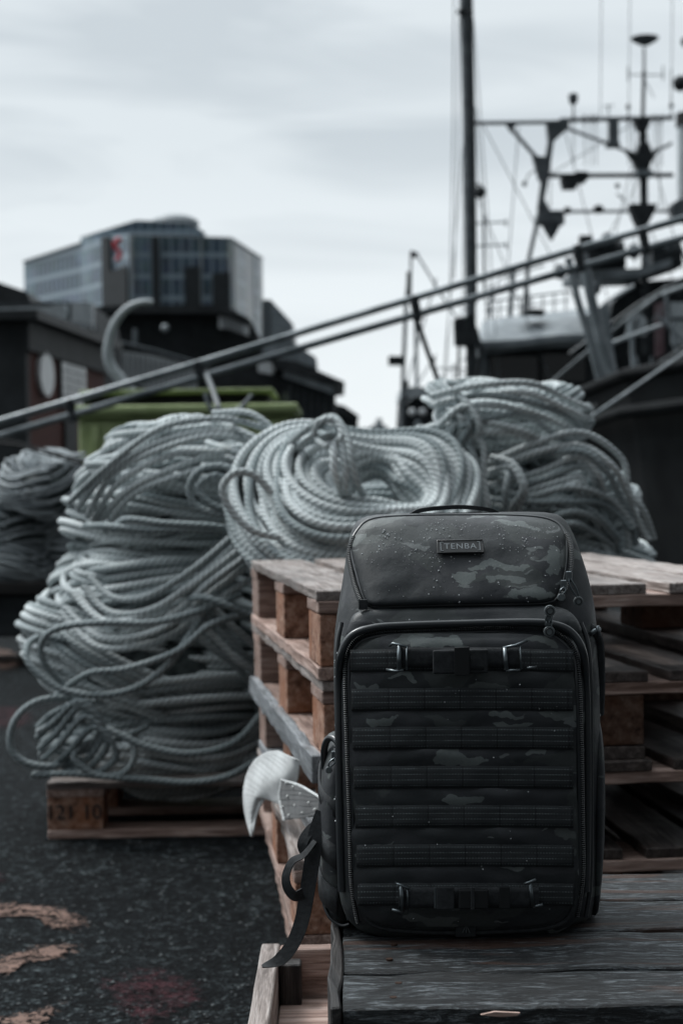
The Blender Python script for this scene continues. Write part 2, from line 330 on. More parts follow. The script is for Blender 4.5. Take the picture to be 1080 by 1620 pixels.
def coil(label, cat, group, c, rx, ry, a, b, turns, tilt=(0, 0, 0), r=0.009, seed=1, tie=None, pinch=0.4, pw=0.45, wander=0.5, m='rope', step=0.016,
         rho=(0.55, 1.0), droop=0.0, waves=0.012, n=8, extra=None, core=True, lens=0.0, bind=True):
    rng = np.random.default_rng(seed)
    t = empty('rope_coil', c, tilt, label, cat, group)
    Rm = Matrix.Rotation(tilt[2], 3, 'Z') @ Matrix.Rotation(tilt[1], 3, 'Y') @ Matrix.Rotation(tilt[0], 3, 'X')
    paths = []
    def sc(th):
        s = np.ones_like(th)
        for tt in (tie or []):
            dth = (th - tt + math.pi) % (2 * math.pi) - math.pi; s = s * (1 - pinch * np.exp(-(dth / pw) ** 2))
        return s
    ng = max(3, turns // 9)
    groups = []
    for g_i in range(ng):
        groups.append(dict(ph=2 * math.pi * g_i * 0.61803, amp=[wander * rng.uniform(0.3, 1) / (q ** 1.1) * rng.choice([-1, 1]) for q in (1, 2, 3)], off=rng.uniform(0, 6.28, 3), w=[rng.normal(0, waves * 2.2) / q for q in (1, 2, 3)], wo=rng.uniform(0, 6.28, 3)))
    for i in range(turns):
        gq = groups[i % ng]; idx = i // ng; per = max(1, turns // ng)
        L = 2 * math.pi * (rx + ry) / 2 + 2 * a; k = max(24, int(L / step)); th = np.linspace(0, 2 * math.pi, k, endpoint=False)
        ph0 = gq['ph'] + (idx - per / 2) * (2 * math.pi / max(12, turns * 0.42)) + rng.normal(0, 0.03); rh0 = rho[1] - (rho[1] - rho[0]) * rng.uniform(0, 1) ** 1.6 * (0.45 if idx % 3 else 1); s = sc(th)
        dphi = sum(gq['amp'][q - 1] * np.sin(q * th + gq['off'][q - 1]) for q in (1, 2, 3)) + 0.05 * rng.uniform(-1, 1) * np.sin(2 * th + rng.uniform(0, 6.28))
        rh = np.clip(rh0 + 0.05 * rng.uniform(-1, 1) * np.sin(2 * th + rng.uniform(0, 6.28)), 0.2, 1.08)
        ph = ph0 + dphi * 1.1
        rad = a * rh * np.cos(ph) * s; ver = b * rh * np.sin(ph) * s
        wv = sum(gq['w'][q - 1] * np.sin((q + 1) * th + gq['wo'][q - 1]) for q in (1, 2, 3)) + rng.normal(0, waves * 0.25) * np.sin(2 * th + rng.uniform(0, 6.28))
        x = (rx + rad + wv) * np.cos(th); y = (ry + rad + wv) * np.sin(th)
        z = ver + wv * 0.7 - droop * (np.sqrt(x * x + y * y) / (max(rx, ry) + a)) ** 2
        z = z + lens * x
        sh = rng.integers(0, k)
        paths.append(np.roll(np.stack([x, y, z], -1), sh, 0))
    if extra: 
        pass
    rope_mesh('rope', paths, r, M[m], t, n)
    if core:   # dark filler torus, its colour paints the shade between the outer turns
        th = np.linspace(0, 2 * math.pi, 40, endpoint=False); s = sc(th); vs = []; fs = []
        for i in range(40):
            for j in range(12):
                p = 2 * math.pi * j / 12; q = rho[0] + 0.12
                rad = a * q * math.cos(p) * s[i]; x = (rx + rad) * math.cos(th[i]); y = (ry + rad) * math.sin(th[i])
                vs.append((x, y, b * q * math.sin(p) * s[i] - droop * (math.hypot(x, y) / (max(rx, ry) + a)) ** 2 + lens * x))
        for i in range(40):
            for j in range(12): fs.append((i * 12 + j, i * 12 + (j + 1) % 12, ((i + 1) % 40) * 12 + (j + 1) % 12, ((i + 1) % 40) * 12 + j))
        mesh('dark_core', vs, fs, M['rope_core'], t, True)
    for tt in ((tie or []) if bind else []):
        ps = []
        for w in range(3):
            k = 36; p = np.linspace(0, 2 * math.pi, k, endpoint=False); off = (w - 1) * r * 2.1 / (rx + a)
            q = 1 - pinch; ra = a * q * 1.06 + r; rb = b * q * 1.06 + r
            thx = tt + off + 0.05 * np.sin(p + w); rad = ra * np.cos(p)
            x = (rx + rad) * np.cos(thx); y = (ry + rad) * np.sin(thx); z = rb * np.sin(p) - droop * (np.sqrt(x * x + y * y) / (max(rx, ry) + a)) ** 2 + lens * x
            ps.append(np.stack([x, y, z], -1))
        rope_mesh('binding', ps, r * 1.02, M[m], t, n)
    return t
M['rope_core'] = grime('dark_core_fill', (0.02, 0.026, 0.027), (0.07, 0.085, 0.085), 30, 0.8)  # core colour kept dark as painted shade behind the outer strands
def loose(parent, pts, r=0.009, m='rope', name='loose_loop', closed=False):
    q = smoothpath([P(*p) for p in pts], 9, closed); iv = wm(parent).inverted()
    arr = np.array([tuple(iv @ p) for p in q])
    return rope_mesh(name, [arr], r, M[m], parent, 8, closed)
# ------------------------------------------------------------------ ground, quay, water
def sheet(name, pts, z, m, kind='structure', **k):
    return tag(mesh(name, [(x, y, z) for x, y in pts], [tuple(range(len(pts)))], m, **k), kind=kind)
gv = MB()
top = [(-900, -30), (30, -30), (30, 6.5), (1.35, 7.5), (1.35, 75), (-40, 110), (-40, 900), (-900, 900)]
n = len(top); gv.add([(x, y, 0) for x, y in top] + [(x, y, -3) for x, y in top], [tuple(range(n))] + [(i, i + n, (i + 1) % n + n, (i + 1) % n) for i in range(n)])
tag(gv.build('ground', M['asphalt']), kind='structure')
def water():
    m = mat('harbour_water', (0.02, 0.03, 0.033), 0.12, spec=0.5); t, b = NT(m)
    bump(t, b, tnoise(t, coords(t, (1, 0.5, 1), rnd=False), 1.4, 4, 0.6), 0.5, 0.1); return m
M['water'] = water()
sheet('water', [(-40, 4), (900, 4), (900, 1500), (-900, 1500), (-900, 905), (-40, 905)], -1.6, M['water'])
def mark(name, outline, z, m):
    """a painted patch on the ground; uv 'edge' is 1 inside and 0 at the rim so it wears away at the edges"""
    o = smoothpath([(*G(x, y).xy, z) for x, y in outline], 6, True); c = sum(o, Vector()) / len(o); k = len(o)
    vs = [c] + [c + (p - c) * 0.5 for p in o] + o; w = [1.0] * (k + 1) + [0.0] * k; fs = []
    for i in range(k):
        j = (i + 1) % k; fs.append((0, 1 + i, 1 + j)); fs.append((1 + i, 1 + k + i, 1 + k + j, 1 + j))
    ob = mesh(name, vs, fs, m); uv = ob.data.uv_layers.new(name='edge')
    for l in ob.data.loops: uv.data[l.index].uv = (w[l.vertex_index], 0)
    tag(ob, kind='structure'); return ob
mark('ground_marking', [(-60, 1424), (20, 1423), (90, 1430), (150, 1448), (170, 1470), (130, 1484), (80, 1478), (85, 1462), (20, 1452), (-60, 1452)], 0.004, M['paint'])
mark('ground_marking', [(-60, 1530), (0, 1512), (70, 1490), (140, 1488), (150, 1500), (110, 1520), (40, 1530), (0, 1556), (-60, 1560)], 0.004, M['paint'])
mark('ground_marking', [(-60, 1612), (20, 1603), (110, 1582), (120, 1592), (90, 1625), (40, 1650), (-60, 1660)], 0.004, M['paint'])
mark('ground_stain', [(120, 1560), (180, 1530), (260, 1525), (340, 1550), (360, 1590), (300, 1625), (220, 1660), (150, 1600)], 0.0075, M['redstain'])
mark('ground_stain', [(-40, 1120), (0, 1112), (60, 1120), (70, 1145), (30, 1165), (-40, 1160)], 0.0075, M['redstain'])
mark('ground_stain', [(-40, 1030), (0, 1020), (40, 1035), (50, 1055), (10, 1070), (-40, 1060)], 0.0075, M['paint'])
mark('ground_stain', [(-40, 1385), (0, 1380), (18, 1392), (10, 1405), (-40, 1405)], 0.0075, M['redstain'])

rp_ = random.Random(2); gb = MB()
for _ in range(420):
    q = G(rp_.uniform(-30, 410), rp_.uniform(1290, 1640), 0.0); r_ = rp_.choice((.002, .0025, .003, .004, .0055)) 
    vs_ = [(q.x + r_ * rp_.uniform(.6, 1.2) * a_, q.y + r_ * rp_.uniform(.6, 1.2) * b_, 0.0005 + r_ * .7 * c_) for a_, b_, c_ in ((1, 0, .2), (0, 1, .3), (-1, 0, .2), (0, -1, .3), (.1, .1, 1), (0, 0, 0))]
    gb.add(vs_, [(0, 1, 4), (1, 2, 4), (2, 3, 4), (3, 0, 4), (1, 0, 5), (2, 1, 5), (3, 2, 5), (0, 3, 5)])
tag(gb.build('loose_grit', grime('stone_grit', (0.02, 0.024, 0.026), (0.11, 0.125, 0.13), 60, 0.8)), kind='stuff')
# ------------------------------------------------------------------ pallets
def board(name, parent, L, Wd, T, c, yaw=0.0, m=None, jit=0.0015, seed=0, rotx=0.0):
    """a sawn board: length along local X, slightly uneven edges"""
    rng = random.Random(seed * 131 + int(L * 1000)); ns = max(4, int(L / 0.05)); vs, fs = [], []
    for i in range(ns + 1):
        x = -L / 2 + L * i / ns; a, b_, c_, d_ = (rng.gauss(0, jit) for _ in range(4))
        vs += [(x, -Wd / 2 + a, -T / 2 + c_ * 0.3), (x, Wd / 2 + b_, -T / 2), (x, Wd / 2 + b_, T / 2 + d_ * 0.3), (x, -Wd / 2 + a, T / 2 + c_ * 0.3)]
    for i in range(ns):
        for j in range(4): fs.append((i * 4 + j, i * 4 + (j + 1) % 4, i * 4 + 4 + (j + 1) % 4, i * 4 + 4 + j))
    fs = [f[::-1] for f in fs]; fs += [(0, 1, 2, 3), tuple(ns * 4 + q for q in (3, 2, 1, 0))]
    o = mesh(name, vs, fs, m or M['wood_top'], parent, loc=c, rot=(rotx, 0, yaw))
    bv = o.modifiers.new('bevel', 'BEVEL'); bv.width = 0.0018; bv.segments = 1; bv.limit_method = 'ANGLE'; bv.angle_limit = R_(50)
    return o
def pallet(label, group, loc, yaw, boards, mid=(0.30, 0.43), L=1.2, Wd=0.8, mt='wood_top', ms_='wood_side', mb='chip', seed=0, edge=None, cat='pallet', zr=0.0, corner=0.1, wet=0):  # wet selects the shade-darkened copies for inner and right-hand parts
    t = empty('wooden_pallet', loc, (0, 0, yaw), label, cat, group)
    for i, (a, b_) in enumerate(boards):
        mm = M[edge] if (edge and i == 0) else (M['wood_shaded'] if (wet > 1 and i > 0) else M[mt])
        o = board('top_board', t, L + random.Random(seed + i).uniform(-0.008, 0.008), b_ - a, 0.0175, ((a + b_) / 2 - (0.008 if (edge and i == 0) else 0), L / 2, 0.1345), R_(90), mm, seed=seed * 9 + i)
    ys = [(0.0, 0.145), (L / 2 - 0.0725, L / 2 + 0.0725), (L - 0.145, L)]
    xs = [(0.0, corner), mid, (Wd - 0.1, Wd)]
    for i, (a, b_) in enumerate(ys):
        board('stringer_board', t, Wd - 0.002, b_ - a, 0.02, (Wd / 2, (a + b_) / 2, 0.1155), 0, M[ms_], seed=seed * 9 + 20 + i)
        for k, (x0, x1) in enumerate(xs):
            q = MB().box(x0 - (x0 + x1) / 2 + 0.003, x1 - (x0 + x1) / 2 - 0.003, -0.0705, 0.0705, -0.0415, 0.0415).build('block', M['chip_shaded'] if (wet and k > 0) else (M[mb] if (k + i) % 3 != 2 or i == 0 else M[ms_]), t, bevel=0.003)
            q.location = ((x0 + x1) / 2, (a + b_) / 2, 0.0635)
    for k, (x0, x1) in enumerate(xs):
        o = board('bottom_board', t, L - 0.004, x1 - x0, 0.021, ((x0 + x1) / 2, L / 2, 0.0105), R_(90), M[edge] if (edge and k == 0) else (M['wood_shaded'] if (wet and k > 0) else M[ms_]), seed=seed * 9 + 40 + k)
    return t
B5 = [(0, .118), (.148, .252), (.288, .392), (.446, .539), (.576, .68), (.7, .8)]
stk_x, stk_y = P(502, 934, 2.7).x, 2.7
YW = R_(8.1)
grp = 'pallets of the tall stack behind the backpack'
labs = ['top pallet of the tall stack, pale weathered boards behind the backpack',
        'second pallet from the top of the stack behind the backpack, rough brown blocks',
        'third pallet down, with a blue grey plank along its edge above the white rag',
        'fourth pallet down in the tall stack, just under the white rag and dotted flap',
        'bottom pallet of the tall stack, resting on the asphalt behind the open crate']
cfg = [((0, 0), 0, dict(seed=1)), ((.004, .012), 0.1, dict(seed=2, mid=(.44, .535))), ((.006, .002), -0.3, dict(seed=3, edge='wood_grey')),
       ((-.045, .02), -2.6, dict(seed=4, mid=(.44, .54), corner=0.1)), ((-.028, .05), -3.4, dict(seed=5))]
for i, ((dx, dy), dyaw, kw) in enumerate(cfg):
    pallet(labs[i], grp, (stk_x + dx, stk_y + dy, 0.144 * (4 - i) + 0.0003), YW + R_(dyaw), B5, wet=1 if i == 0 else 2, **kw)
third = [o for o in COL.objects if o.get('label', '').startswith('third pallet')][0]
board('edge_plank', third, 1.19, 0.042, 0.018, (-0.0105, 0.594, 0.1475), R_(90), M['wood_grey'], 0.002, 333, R_(90))
# rope pallet: long side across the view
rp = P(75, 1328, 4.33)
rpt = pallet('brown pallet stencilled with digits, on the asphalt under the tall rope heap', None, (rp.x, rp.y, 0.0003), R_(0.6), [(0, .13), (.17, .3), (.36, .5), (.55, .68), (.72, .8)], L=1.2, Wd=0.8, seed=11, ms_='wood_side')
# turn it so the 1.2 m side faces the viewer
for ch in rpt.children:
    x, y, z = ch.location; ch.location = (y, x, z)
    if abs(ch.rotation_euler.z) > 1: ch.rotation_euler.z = 0
    else: ch.rotation_euler.z = R_(90)
def text(name, body, size, m, parent, loc, rot, ext=0.0006, spacing=1.0, align='CENTER'):
    cu = bpy.data.curves.new(name, 'FONT'); cu.body = body; cu.size = size; cu.extrude = ext; cu.space_character = spacing; cu.align_x = align; cu.align_y = 'CENTER'
    tmp = bpy.data.objects.new('tmp', cu); COL.objects.link(tmp)
    me = bpy.data.meshes.new_from_object(tmp.evaluated_get(bpy.context.evaluated_depsgraph_get())); bpy.data.objects.remove(tmp); bpy.data.curves.remove(cu)
    return link(name, me, m, parent, loc, rot)
M['ink'] = mat('black_stencil_ink', (0.02, 0.02, 0.022), 0.8)
text('stencil_number', '121 10', 0.052, M['ink'], rpt, (0.068, -0.0004, 0.066), (R_(90), 0, 0))
pallet('dark pallet carrying the rope coils behind the right of the tall stack', None, (0.30, 4.12, 0.0003), R_(2), B5, seed=12, L=1.2, Wd=0.8)

M['metal0'] = mat('rusty_nail', (0.05, 0.028, 0.02), 0.6, 0.5)
# ------------------------------------------------------------------ plank platform under the backpack
ZB = 0.3715
bn = empty('plank_platform', (0.55, 1.95, 0), (0, 0, 0), 'low weathered grey plank platform the camouflage backpack stands on', 'platform')
edges = [(1.668, 1.785), (1.799, 1.943), (1.956, 2.083), (2.096, 2.235)]
for i, (a, b_) in enumerate(edges):
    board('plank', bn, 1.30, b_ - a, 0.024, (0.65 - 0.0055 - 0.55, (a + b_) / 2 - 1.95, ZB - 0.012 - (0.001 * (i % 2))), 0, M['bench'], 0.0026, seed=60 + i)
    for nx_i, ny_i in ((0.045, 0.3), (0.052, 0.72), (0.60, 0.35), (0.61, 0.7)):
        MB().tube([(nx_i - 0.55, a + (b_ - a) * ny_i - 1.95, ZB - 0.003), (nx_i - 0.55, a + (b_ - a) * ny_i - 1.95, ZB + 0.0006)], 0.0038, 12).build('nail', M['metal0'], bn)
board('side_beam', bn, 0.575, 0.012, 0.13, (-0.0125 - 0.55, 0.0, ZB - 0.062), R_(90), M['wood_dark'], seed=70)
for x in (0.05, 0.6, 1.15): board('cross_beam', bn, 0.55, 0.09, 0.08, (x - 0.55, 0.0, ZB - 0.024 - 0.042), R_(90), M['wood_dark'], seed=71)
for x in (0.05, 0.6, 1.15):
    for y in (-0.2, 0.2): board('leg', bn, ZB - 0.107, 0.09, 0.09, (x - 0.55, y, (ZB - 0.107) / 2), 0, M['wood_dark'], seed=72).rotation_euler = (0, R_(90), 0)
sp_ = MB().poly([P(760, 1606, 1.662), P(782, 1601, 1.662), P(822, 1603, 1.662), P(818, 1607, 1.662), P(790, 1609, 1.662)], 0.004).build('splinter', M['wood_side'], bn, world=True)

# ------------------------------------------------------------------ open crate at the lower left
cr_ = empty('wooden_crate', (0.06, 2.02, 0), (0, 0, 0), 'open raw wood crate in the lower foreground beside the plank platform', 'crate')
xL, zT = P(413, 1487, 2.36).x, 0.25
def cb(name, L, Wd, T, x, y, z, yaw, rotx=0.0, m='wood_side', s=0): return board(name, cr_, L, Wd, T, (x - 0.06, y - 2.02, z), yaw, M[m], 0.0012, s, rotx)
o = cb('side_board', 0.70, 0.245, 0.025, xL + 0.0125, 2.02, zT - 0.1225, R_(90), R_(90), 'wood_top', 80)
o = cb('side_board', 0.70, 0.245, 0.025, xL + 0.42, 2.02, zT - 0.1225, R_(90), R_(90), 'wood_side', 81)
o = cb('end_board', 0.38, 0.245, 0.022, xL + 0.216, 2.355, zT - 0.1235, 0, R_(90), 'wood_side', 82)
o = cb('end_board', 0.38, 0.245, 0.022, xL + 0.216, 1.69, zT - 0.1235, 0, R_(90), 'wood_side', 83)
for k in range(3): cb('floor_board', 0.38, 0.200, 0.016, xL + 0.216, 2.24 - k * 0.206, 0.172, 0, 0, 'wood_side', 84 + k)
for x in (xL + 0.04,): cb('corner_post', 0.235, 0.03, 0.03, x + 0.001, 2.327, 0.118, 0, 0, 'wood_dark', 88).rotation_euler = (0, R_(90), 0)
def crumple(c, r, seed, sq=0.7):
    rng = random.Random(seed); vs, fs = [], []; n = 16
    for i in range(9):
        a = math.pi * i / 8
        for j in range(n):
            b_ = 2 * math.pi * j / n; q = r * (1 + 0.35 * noise.noise(Vector((math.sin(a) * math.cos(b_) * 2.6 + seed, math.sin(a) * math.sin(b_) * 2.6, math.cos(a) * 2.6))))
            vs.append((c[0] + q * math.sin(a) * math.cos(b_), c[1] + q * math.sin(a) * math.sin(b_), c[2] + q * math.cos(a) * sq))
    for i in range(8):
        for j in range(n): fs.append((i * n + j, (i + 1) * n + j, (i + 1) * n + (j + 1) % n, i * n + (j + 1) % n))
    return vs, fs
g_ = P(428, 1612, 2.03)
g_.z = 0.208
tag(mesh('foam_scrap', *crumple((g_.x + .018, g_.y, 0.209), 0.034, 3), M['white'], smooth=True), 'small crumpled white foam scrap lying inside the open wood crate', 'scrap')

# ------------------------------------------------------------------ white rag with dotted grey flap
def cloth_mat(name, a, rough=0.85):
    m = mat(name, a, rough, spec=0.15); t, b = NT(m); b.inputs['Sheen Weight'].default_value = 0.2
    n_ = tnoise(t, coords(t), 22, 4, 0.5); bump(t, b, n_, 0.35, 0.008); t.links.new(ramp(t, n_, [(0.35, tuple(x * 0.82 for x in a)), (0.6, a)]), b.inputs['Base Color']); return m
M['rag'] = cloth_mat('white_cotton', (0.60, 0.62, 0.62)); M['ragdot'] = cloth_mat('grey_cotton', (0.075, 0.08, 0.083)); M['dot'] = cloth_mat('white_dots', (0.60, 0.61, 0.60))
rg = empty('white_rag', P(440, 1200, 3.05), (0, 0, 0), 'crumpled white rag with a grey dotted flap, hanging from the side of the pallet stack', 'rag')
def rd(px): return 2.60 + (512 - px) / 115 * 0.50
def loft_cloth(name, left, right, m, nu=40, nv=14, fold=0.012, dd=0.0, seed=0):
    l = smoothpath([Vector((a, b_, 0)) for a, b_ in left], 8); r = smoothpath([Vector((a, b_, 0)) for a, b_ in right], 8)
    vs, fs = [], []
    for i in range(nu):
        t = i / (nu - 1); a = l[min(len(l) - 1, round(t * (len(l) - 1)))]; b_ = r[min(len(r) - 1, round(t * (len(r) - 1)))]
        for j in range(nv):
            s = j / (nv - 1); q = a.lerp(b_, s)
            d = rd(q.x) + dd - fold * math.sin(s * math.pi) * 1.6 + fold * math.sin(s * 7 + t * 4 + seed) * 0.5 + fold * noise.noise(Vector((q.x * .03, q.y * .03, seed)))
            vs.append(P(q.x, q.y, d))
    for i in range(nu - 1):
        for j in range(nv - 1): fs.append((i * nv + j, i * nv + j + 1, (i + 1) * nv + j + 1, (i + 1) * nv + j))
    o = mesh(name, vs, fs, m, rg, True, world=True); sm = o.modifiers.new('solid', 'SOLIDIFY'); sm.thickness = 0.0025; sm.offset = 0
    ss = o.modifiers.new('sub', 'SUBSURF'); ss.levels = ss.render_levels = 1
    return o
loft_cloth('hanging_drape', [(440, 1187), (418, 1191), (398, 1208), (386, 1240), (385, 1272), (390, 1300), (397, 1323)], [(474, 1203), (472, 1232), (460, 1262), (442, 1273), (424, 1260), (409, 1285), (400, 1324)], M['rag'], nu=70, nv=26, fold=0.022)
fl = loft_cloth('dotted_flap', [(445, 1233), (442, 1262), (449, 1297)], [(478, 1244), (510, 1264), (498, 1291)], M['ragdot'], dd=-0.055, seed=5, fold=0.006)
loft_cloth('flap_hem', [(444, 1232), (440, 1262), (447, 1298)], [(447, 1233), (444, 1262), (451, 1298)], M['rag'], dd=-0.054, seed=5, fold=0.006, nv=3)
loft_cloth('flap_hem', [(444, 1232), (475, 1241), (505, 1259)], [(445, 1235), (476, 1247), (509, 1266)], M['rag'], dd=-0.058, seed=5, fold=0.006, nv=3)
db = MB()
for (x, y) in [(453, 1239), (464, 1245), (476, 1256), (455, 1260), (467, 1274), (489, 1270), (479, 1286), (457, 1290), (498, 1281), (447, 1277), (486, 1250 + 8), (470, 1259 + 3)][:10]:
    db.ball(P(x, y, rd(x) - 0.066), 0.0030, 0.9, 10)
db.build('dots', M['dot'], rg, smooth=True, world=True)

# ------------------------------------------------------------------ rope coils of the tall heap
def bundle(parent, pts, n, spread=7.0, name='loose_loop', seed=0, r=0.009, dz=0.03):
    """n strands that follow one path together but wander, each a little differently"""
    rg_ = np.random.default_rng(seed * 17 + n); iv = wm(parent).inverted(); ps = []
    for k in range(n):
        o1, o2 = rg_.uniform(-1, 1, 2); q = []
        for i, (x, y, d) in enumerate(pts):
            a_, b2 = pts[max(0, i - 1)], pts[min(len(pts) - 1, i + 1)]; tx, ty = b2[0] - a_[0], b2[1] - a_[1]; L = math.hypot(tx, ty) + 1e-6
            off = (k - (n - 1) / 2) * max(spread, 11.0) * 1.25 + rg_.uniform(-1, 1) * spread * 0.7
            q.append((x - ty / L * off, y + tx / L * off, d + rg_.uniform(-dz, dz) * 0.5))
        ps.append(np.array([tuple(iv @ p) for p in smoothpath([P(*p) for p in q], 9)]))
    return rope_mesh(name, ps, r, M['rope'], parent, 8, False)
hp = 'rope coils piled in the tall heap on the stencilled pallet'
def zc(px, py, d): return P(px, py, d)
YH = 4.75
# D (bottom), C, B, A (top)
cD = coil('lowest rope coil of the tall heap, splayed and knotted at its left', 'rope coil', hp, zc(262, 1168, YH), 0.19, 0.17, 0.155, 0.115, 95, r=0.0102, tilt=(0.05, -0.02, 0), seed=4, tie=[-2.35], pinch=0.42, pw=0.5, wander=0.5, rho=(0.68, 1.02))
cC = coil('third rope coil down the tall heap, one big strand drooping at its left', 'rope coil', hp, zc(262, 1046, YH), 0.19, 0.17, 0.175, 0.145, 108, r=0.0102, tilt=(0.10, 0.16, 0.4), seed=5, tie=[0.2], pinch=0.35, pw=0.7, wander=0.6, rho=(0.66, 1.02))
cB = coil('pale rope coil in the middle of the tall heap, strands gathered at its right', 'rope coil', hp, zc(280, 916, YH), 0.18, 0.15, 0.165, 0.15, 104, r=0.0102, tilt=(0.16, -0.24, 0), seed=6, tie=[-0.75], pinch=0.5, pw=0.8, wander=0.5, rho=(0.66, 1.02))
cA = coil('domed rope coil on top of the tall heap, under the hanging grapnel', 'rope coil', hp, zc(292, 775, YH), 0.135, 0.12, 0.18, 0.19, 116, r=0.0102, tilt=(-0.06, -0.26, 0), seed=7, tie=[0.1], pinch=0.35, pw=0.9, wander=0.5, rho=(0.66, 1.02), droop=0.03)
F = 4.34
loose(cD, [(150, 1112, F + .05), (100, 1104, F), (55, 1112, F - .02), (24, 1140, F - .03), (17, 1180, F - .03), (40, 1206, F - .03), (85, 1212, F - .02), (130, 1198, F + .02)])
loose(cD, [(232, 1150, F + .05), (190, 1168, F - .02), (140, 1175, F - .04), (118, 1198, F - .05), (150, 1225, F - .05), (192, 1225, F - .05), (212, 1200, F - .05), (208, 1172, F - .04), (180, 1160, F), (150, 1162, F + .05)])
loose(cD, [(52, 1226, F - .02), (110, 1224, F - .04), (170, 1228, F - .05), (240, 1234, F - .05), (300, 1238, F - .05), (360, 1228, F - .05), (410, 1200, F - .02)])
loose(cD, [(60, 1158, F - .02), (105, 1140, F - .04), (160, 1150, F - .05), (230, 1180, F - .05), (300, 1192, F - .05), (370, 1175, F - .05), (412, 1130, F)])
for k, (a, b_, c_) in enumerate([(62, 1150, 1128), (60, 1166, 1118), (64, 1184, 1122), (70, 1200, 1136), (85, 1212, 1150)]):
    loose(cD, [(a, b_, F + .02), (a + 24, b_ - 22, F - .04), (a + 66, c_ - 12 + k * 3, F - .06), (a + 100, c_ + 20 + k * 6, F - .05), (a + 80 - k * 4, b_ + 24 - k * 3, F - .03), (a + 30, b_ + 26 - k * 4, F + .01)])
loose(cC, [(60, 1008, F + .10), (43, 1022, F), (48, 1052, F - .04), (92, 1088, F - .05), (155, 1100, F - .06), (215, 1088, F - .07), (268, 1050, F - .07), (300, 1005, F - .05), (330, 960, F + .02)])
loose(cC, [(110, 1092, F + .02), (72, 1050, F - .02), (66, 1018, F - .03), (92, 994, F - .04), (160, 985, F - .06), (240, 985, F - .07), (310, 968, F - .05), (380, 940, F)])
loose(cC, [(90, 1100, F + .03), (140, 1066, F - .05), (200, 1058, F - .07), (280, 1030, F - .08), (330, 990, F - .06), (380, 975, F - .02), (410, 985, F)])
loose(cC, [(280, 955, F), (320, 945, F - .05), (360, 958, F - .06), (395, 975, F - .03), (420, 978, F)])
loose(cB, [(135, 832, F + .1), (170, 832, F - .02), (230, 838, F - .07), (300, 838, F - .08), (360, 842, F - .06), (410, 850, F)])
loose(cB, [(180, 838, F + .03), (200, 822, F - .05), (260, 828, F - .08), (330, 832, F - .08), (380, 838, F - .04), (420, 830, F)])
loose(cA, [(432, 812, F - .02), (390, 815, F - .10), (340, 812, F - .13), (308, 798, F - .13), (300, 768, F - .13), (318, 744, F - .13), (352, 738, F - .13), (385, 752, F - .12), (420, 748, F - .05)])
loose(cA, [(400, 800, F - .05), (362, 806, F - .12), (330, 795, F - .14), (314, 770, F - .14), (340, 752, F - .14), (368, 762, F - .12)])
bundle(cA, [(330, 690, 4.45), (380, 700, 4.38), (420, 730, 4.36), (440, 780, 4.38), (438, 830, 4.42)], 6, 13, seed=11)
bundle(cB, [(120, 940, 4.42), (170, 985, 4.36), (250, 975, 4.32), (330, 920, 4.32), (400, 868, 4.36)], 6, 10, seed=12)
bundle(cA, [(140, 820, 4.46), (190, 760, 4.40), (270, 715, 4.38), (350, 702, 4.38), (420, 715, 4.44)], 6, 10, seed=13)
bundle(cC, [(300, 960, 4.36), (350, 1000, 4.34), (385, 1040, 4.36), (415, 1060, 4.40)], 4, 12, seed=14)
# ring coil in the centre
ctr = 'rope coils heaped behind the tall pallet stack'
cK = coil('low rope coil under the big ring, mostly hidden by the pallet stack', 'rope coil', ctr, (0.03, 4.62, 0.60), 0.17, 0.16, 0.15, 0.14, 60, (0, 0, 0), seed=21, rho=(0.75, 1.0))
cK2 = coil('bottom rope coil behind the tall pallet stack, on the dark pallet', 'rope coil', ctr, (0.08, 4.66, 0.30), 0.18, 0.17, 0.15, 0.145, 60, (0, 0, 0.3), seed=22, rho=(0.75, 1.0))
cE = coil('big rope ring with an open centre leaning toward the viewer, bound at its top', 'rope coil', ctr, zc(578, 795, 4.22), 0.195, 0.185, 0.140, 0.120, 90, (R_(40), R_(6), R_(-8)), seed=8, tie=[1.57, -0.1], pinch=0.60, pw=0.75, wander=0.30, rho=(0.3, 1.05), waves=0.004, core=False, r=0.0108, bind=False)
loose(cE, [(440, 850, 4.0), (398, 838, 3.98), (365, 806, 3.98), (352, 772, 3.98), (372, 748, 3.99), (402, 752, 4.0), (430, 780, 4.02)], 0.0092)
bundle(cE, [(470, 716, 4.22), (496, 690, 4.14), (522, 678, 4.10), (540, 700, 4.05), (546, 742, 4.03), (552, 776, 4.06), (562, 796, 4.14)], 3, 9, 'binding', 1, 0.0092)
bundle(cE, [(500, 690, 4.10), (508, 672, 4.08), (526, 671, 4.07), (532, 686, 4.07), (518, 696, 4.05), (504, 690, 4.08)], 2, 6, 'binding', 2, 0.0092)
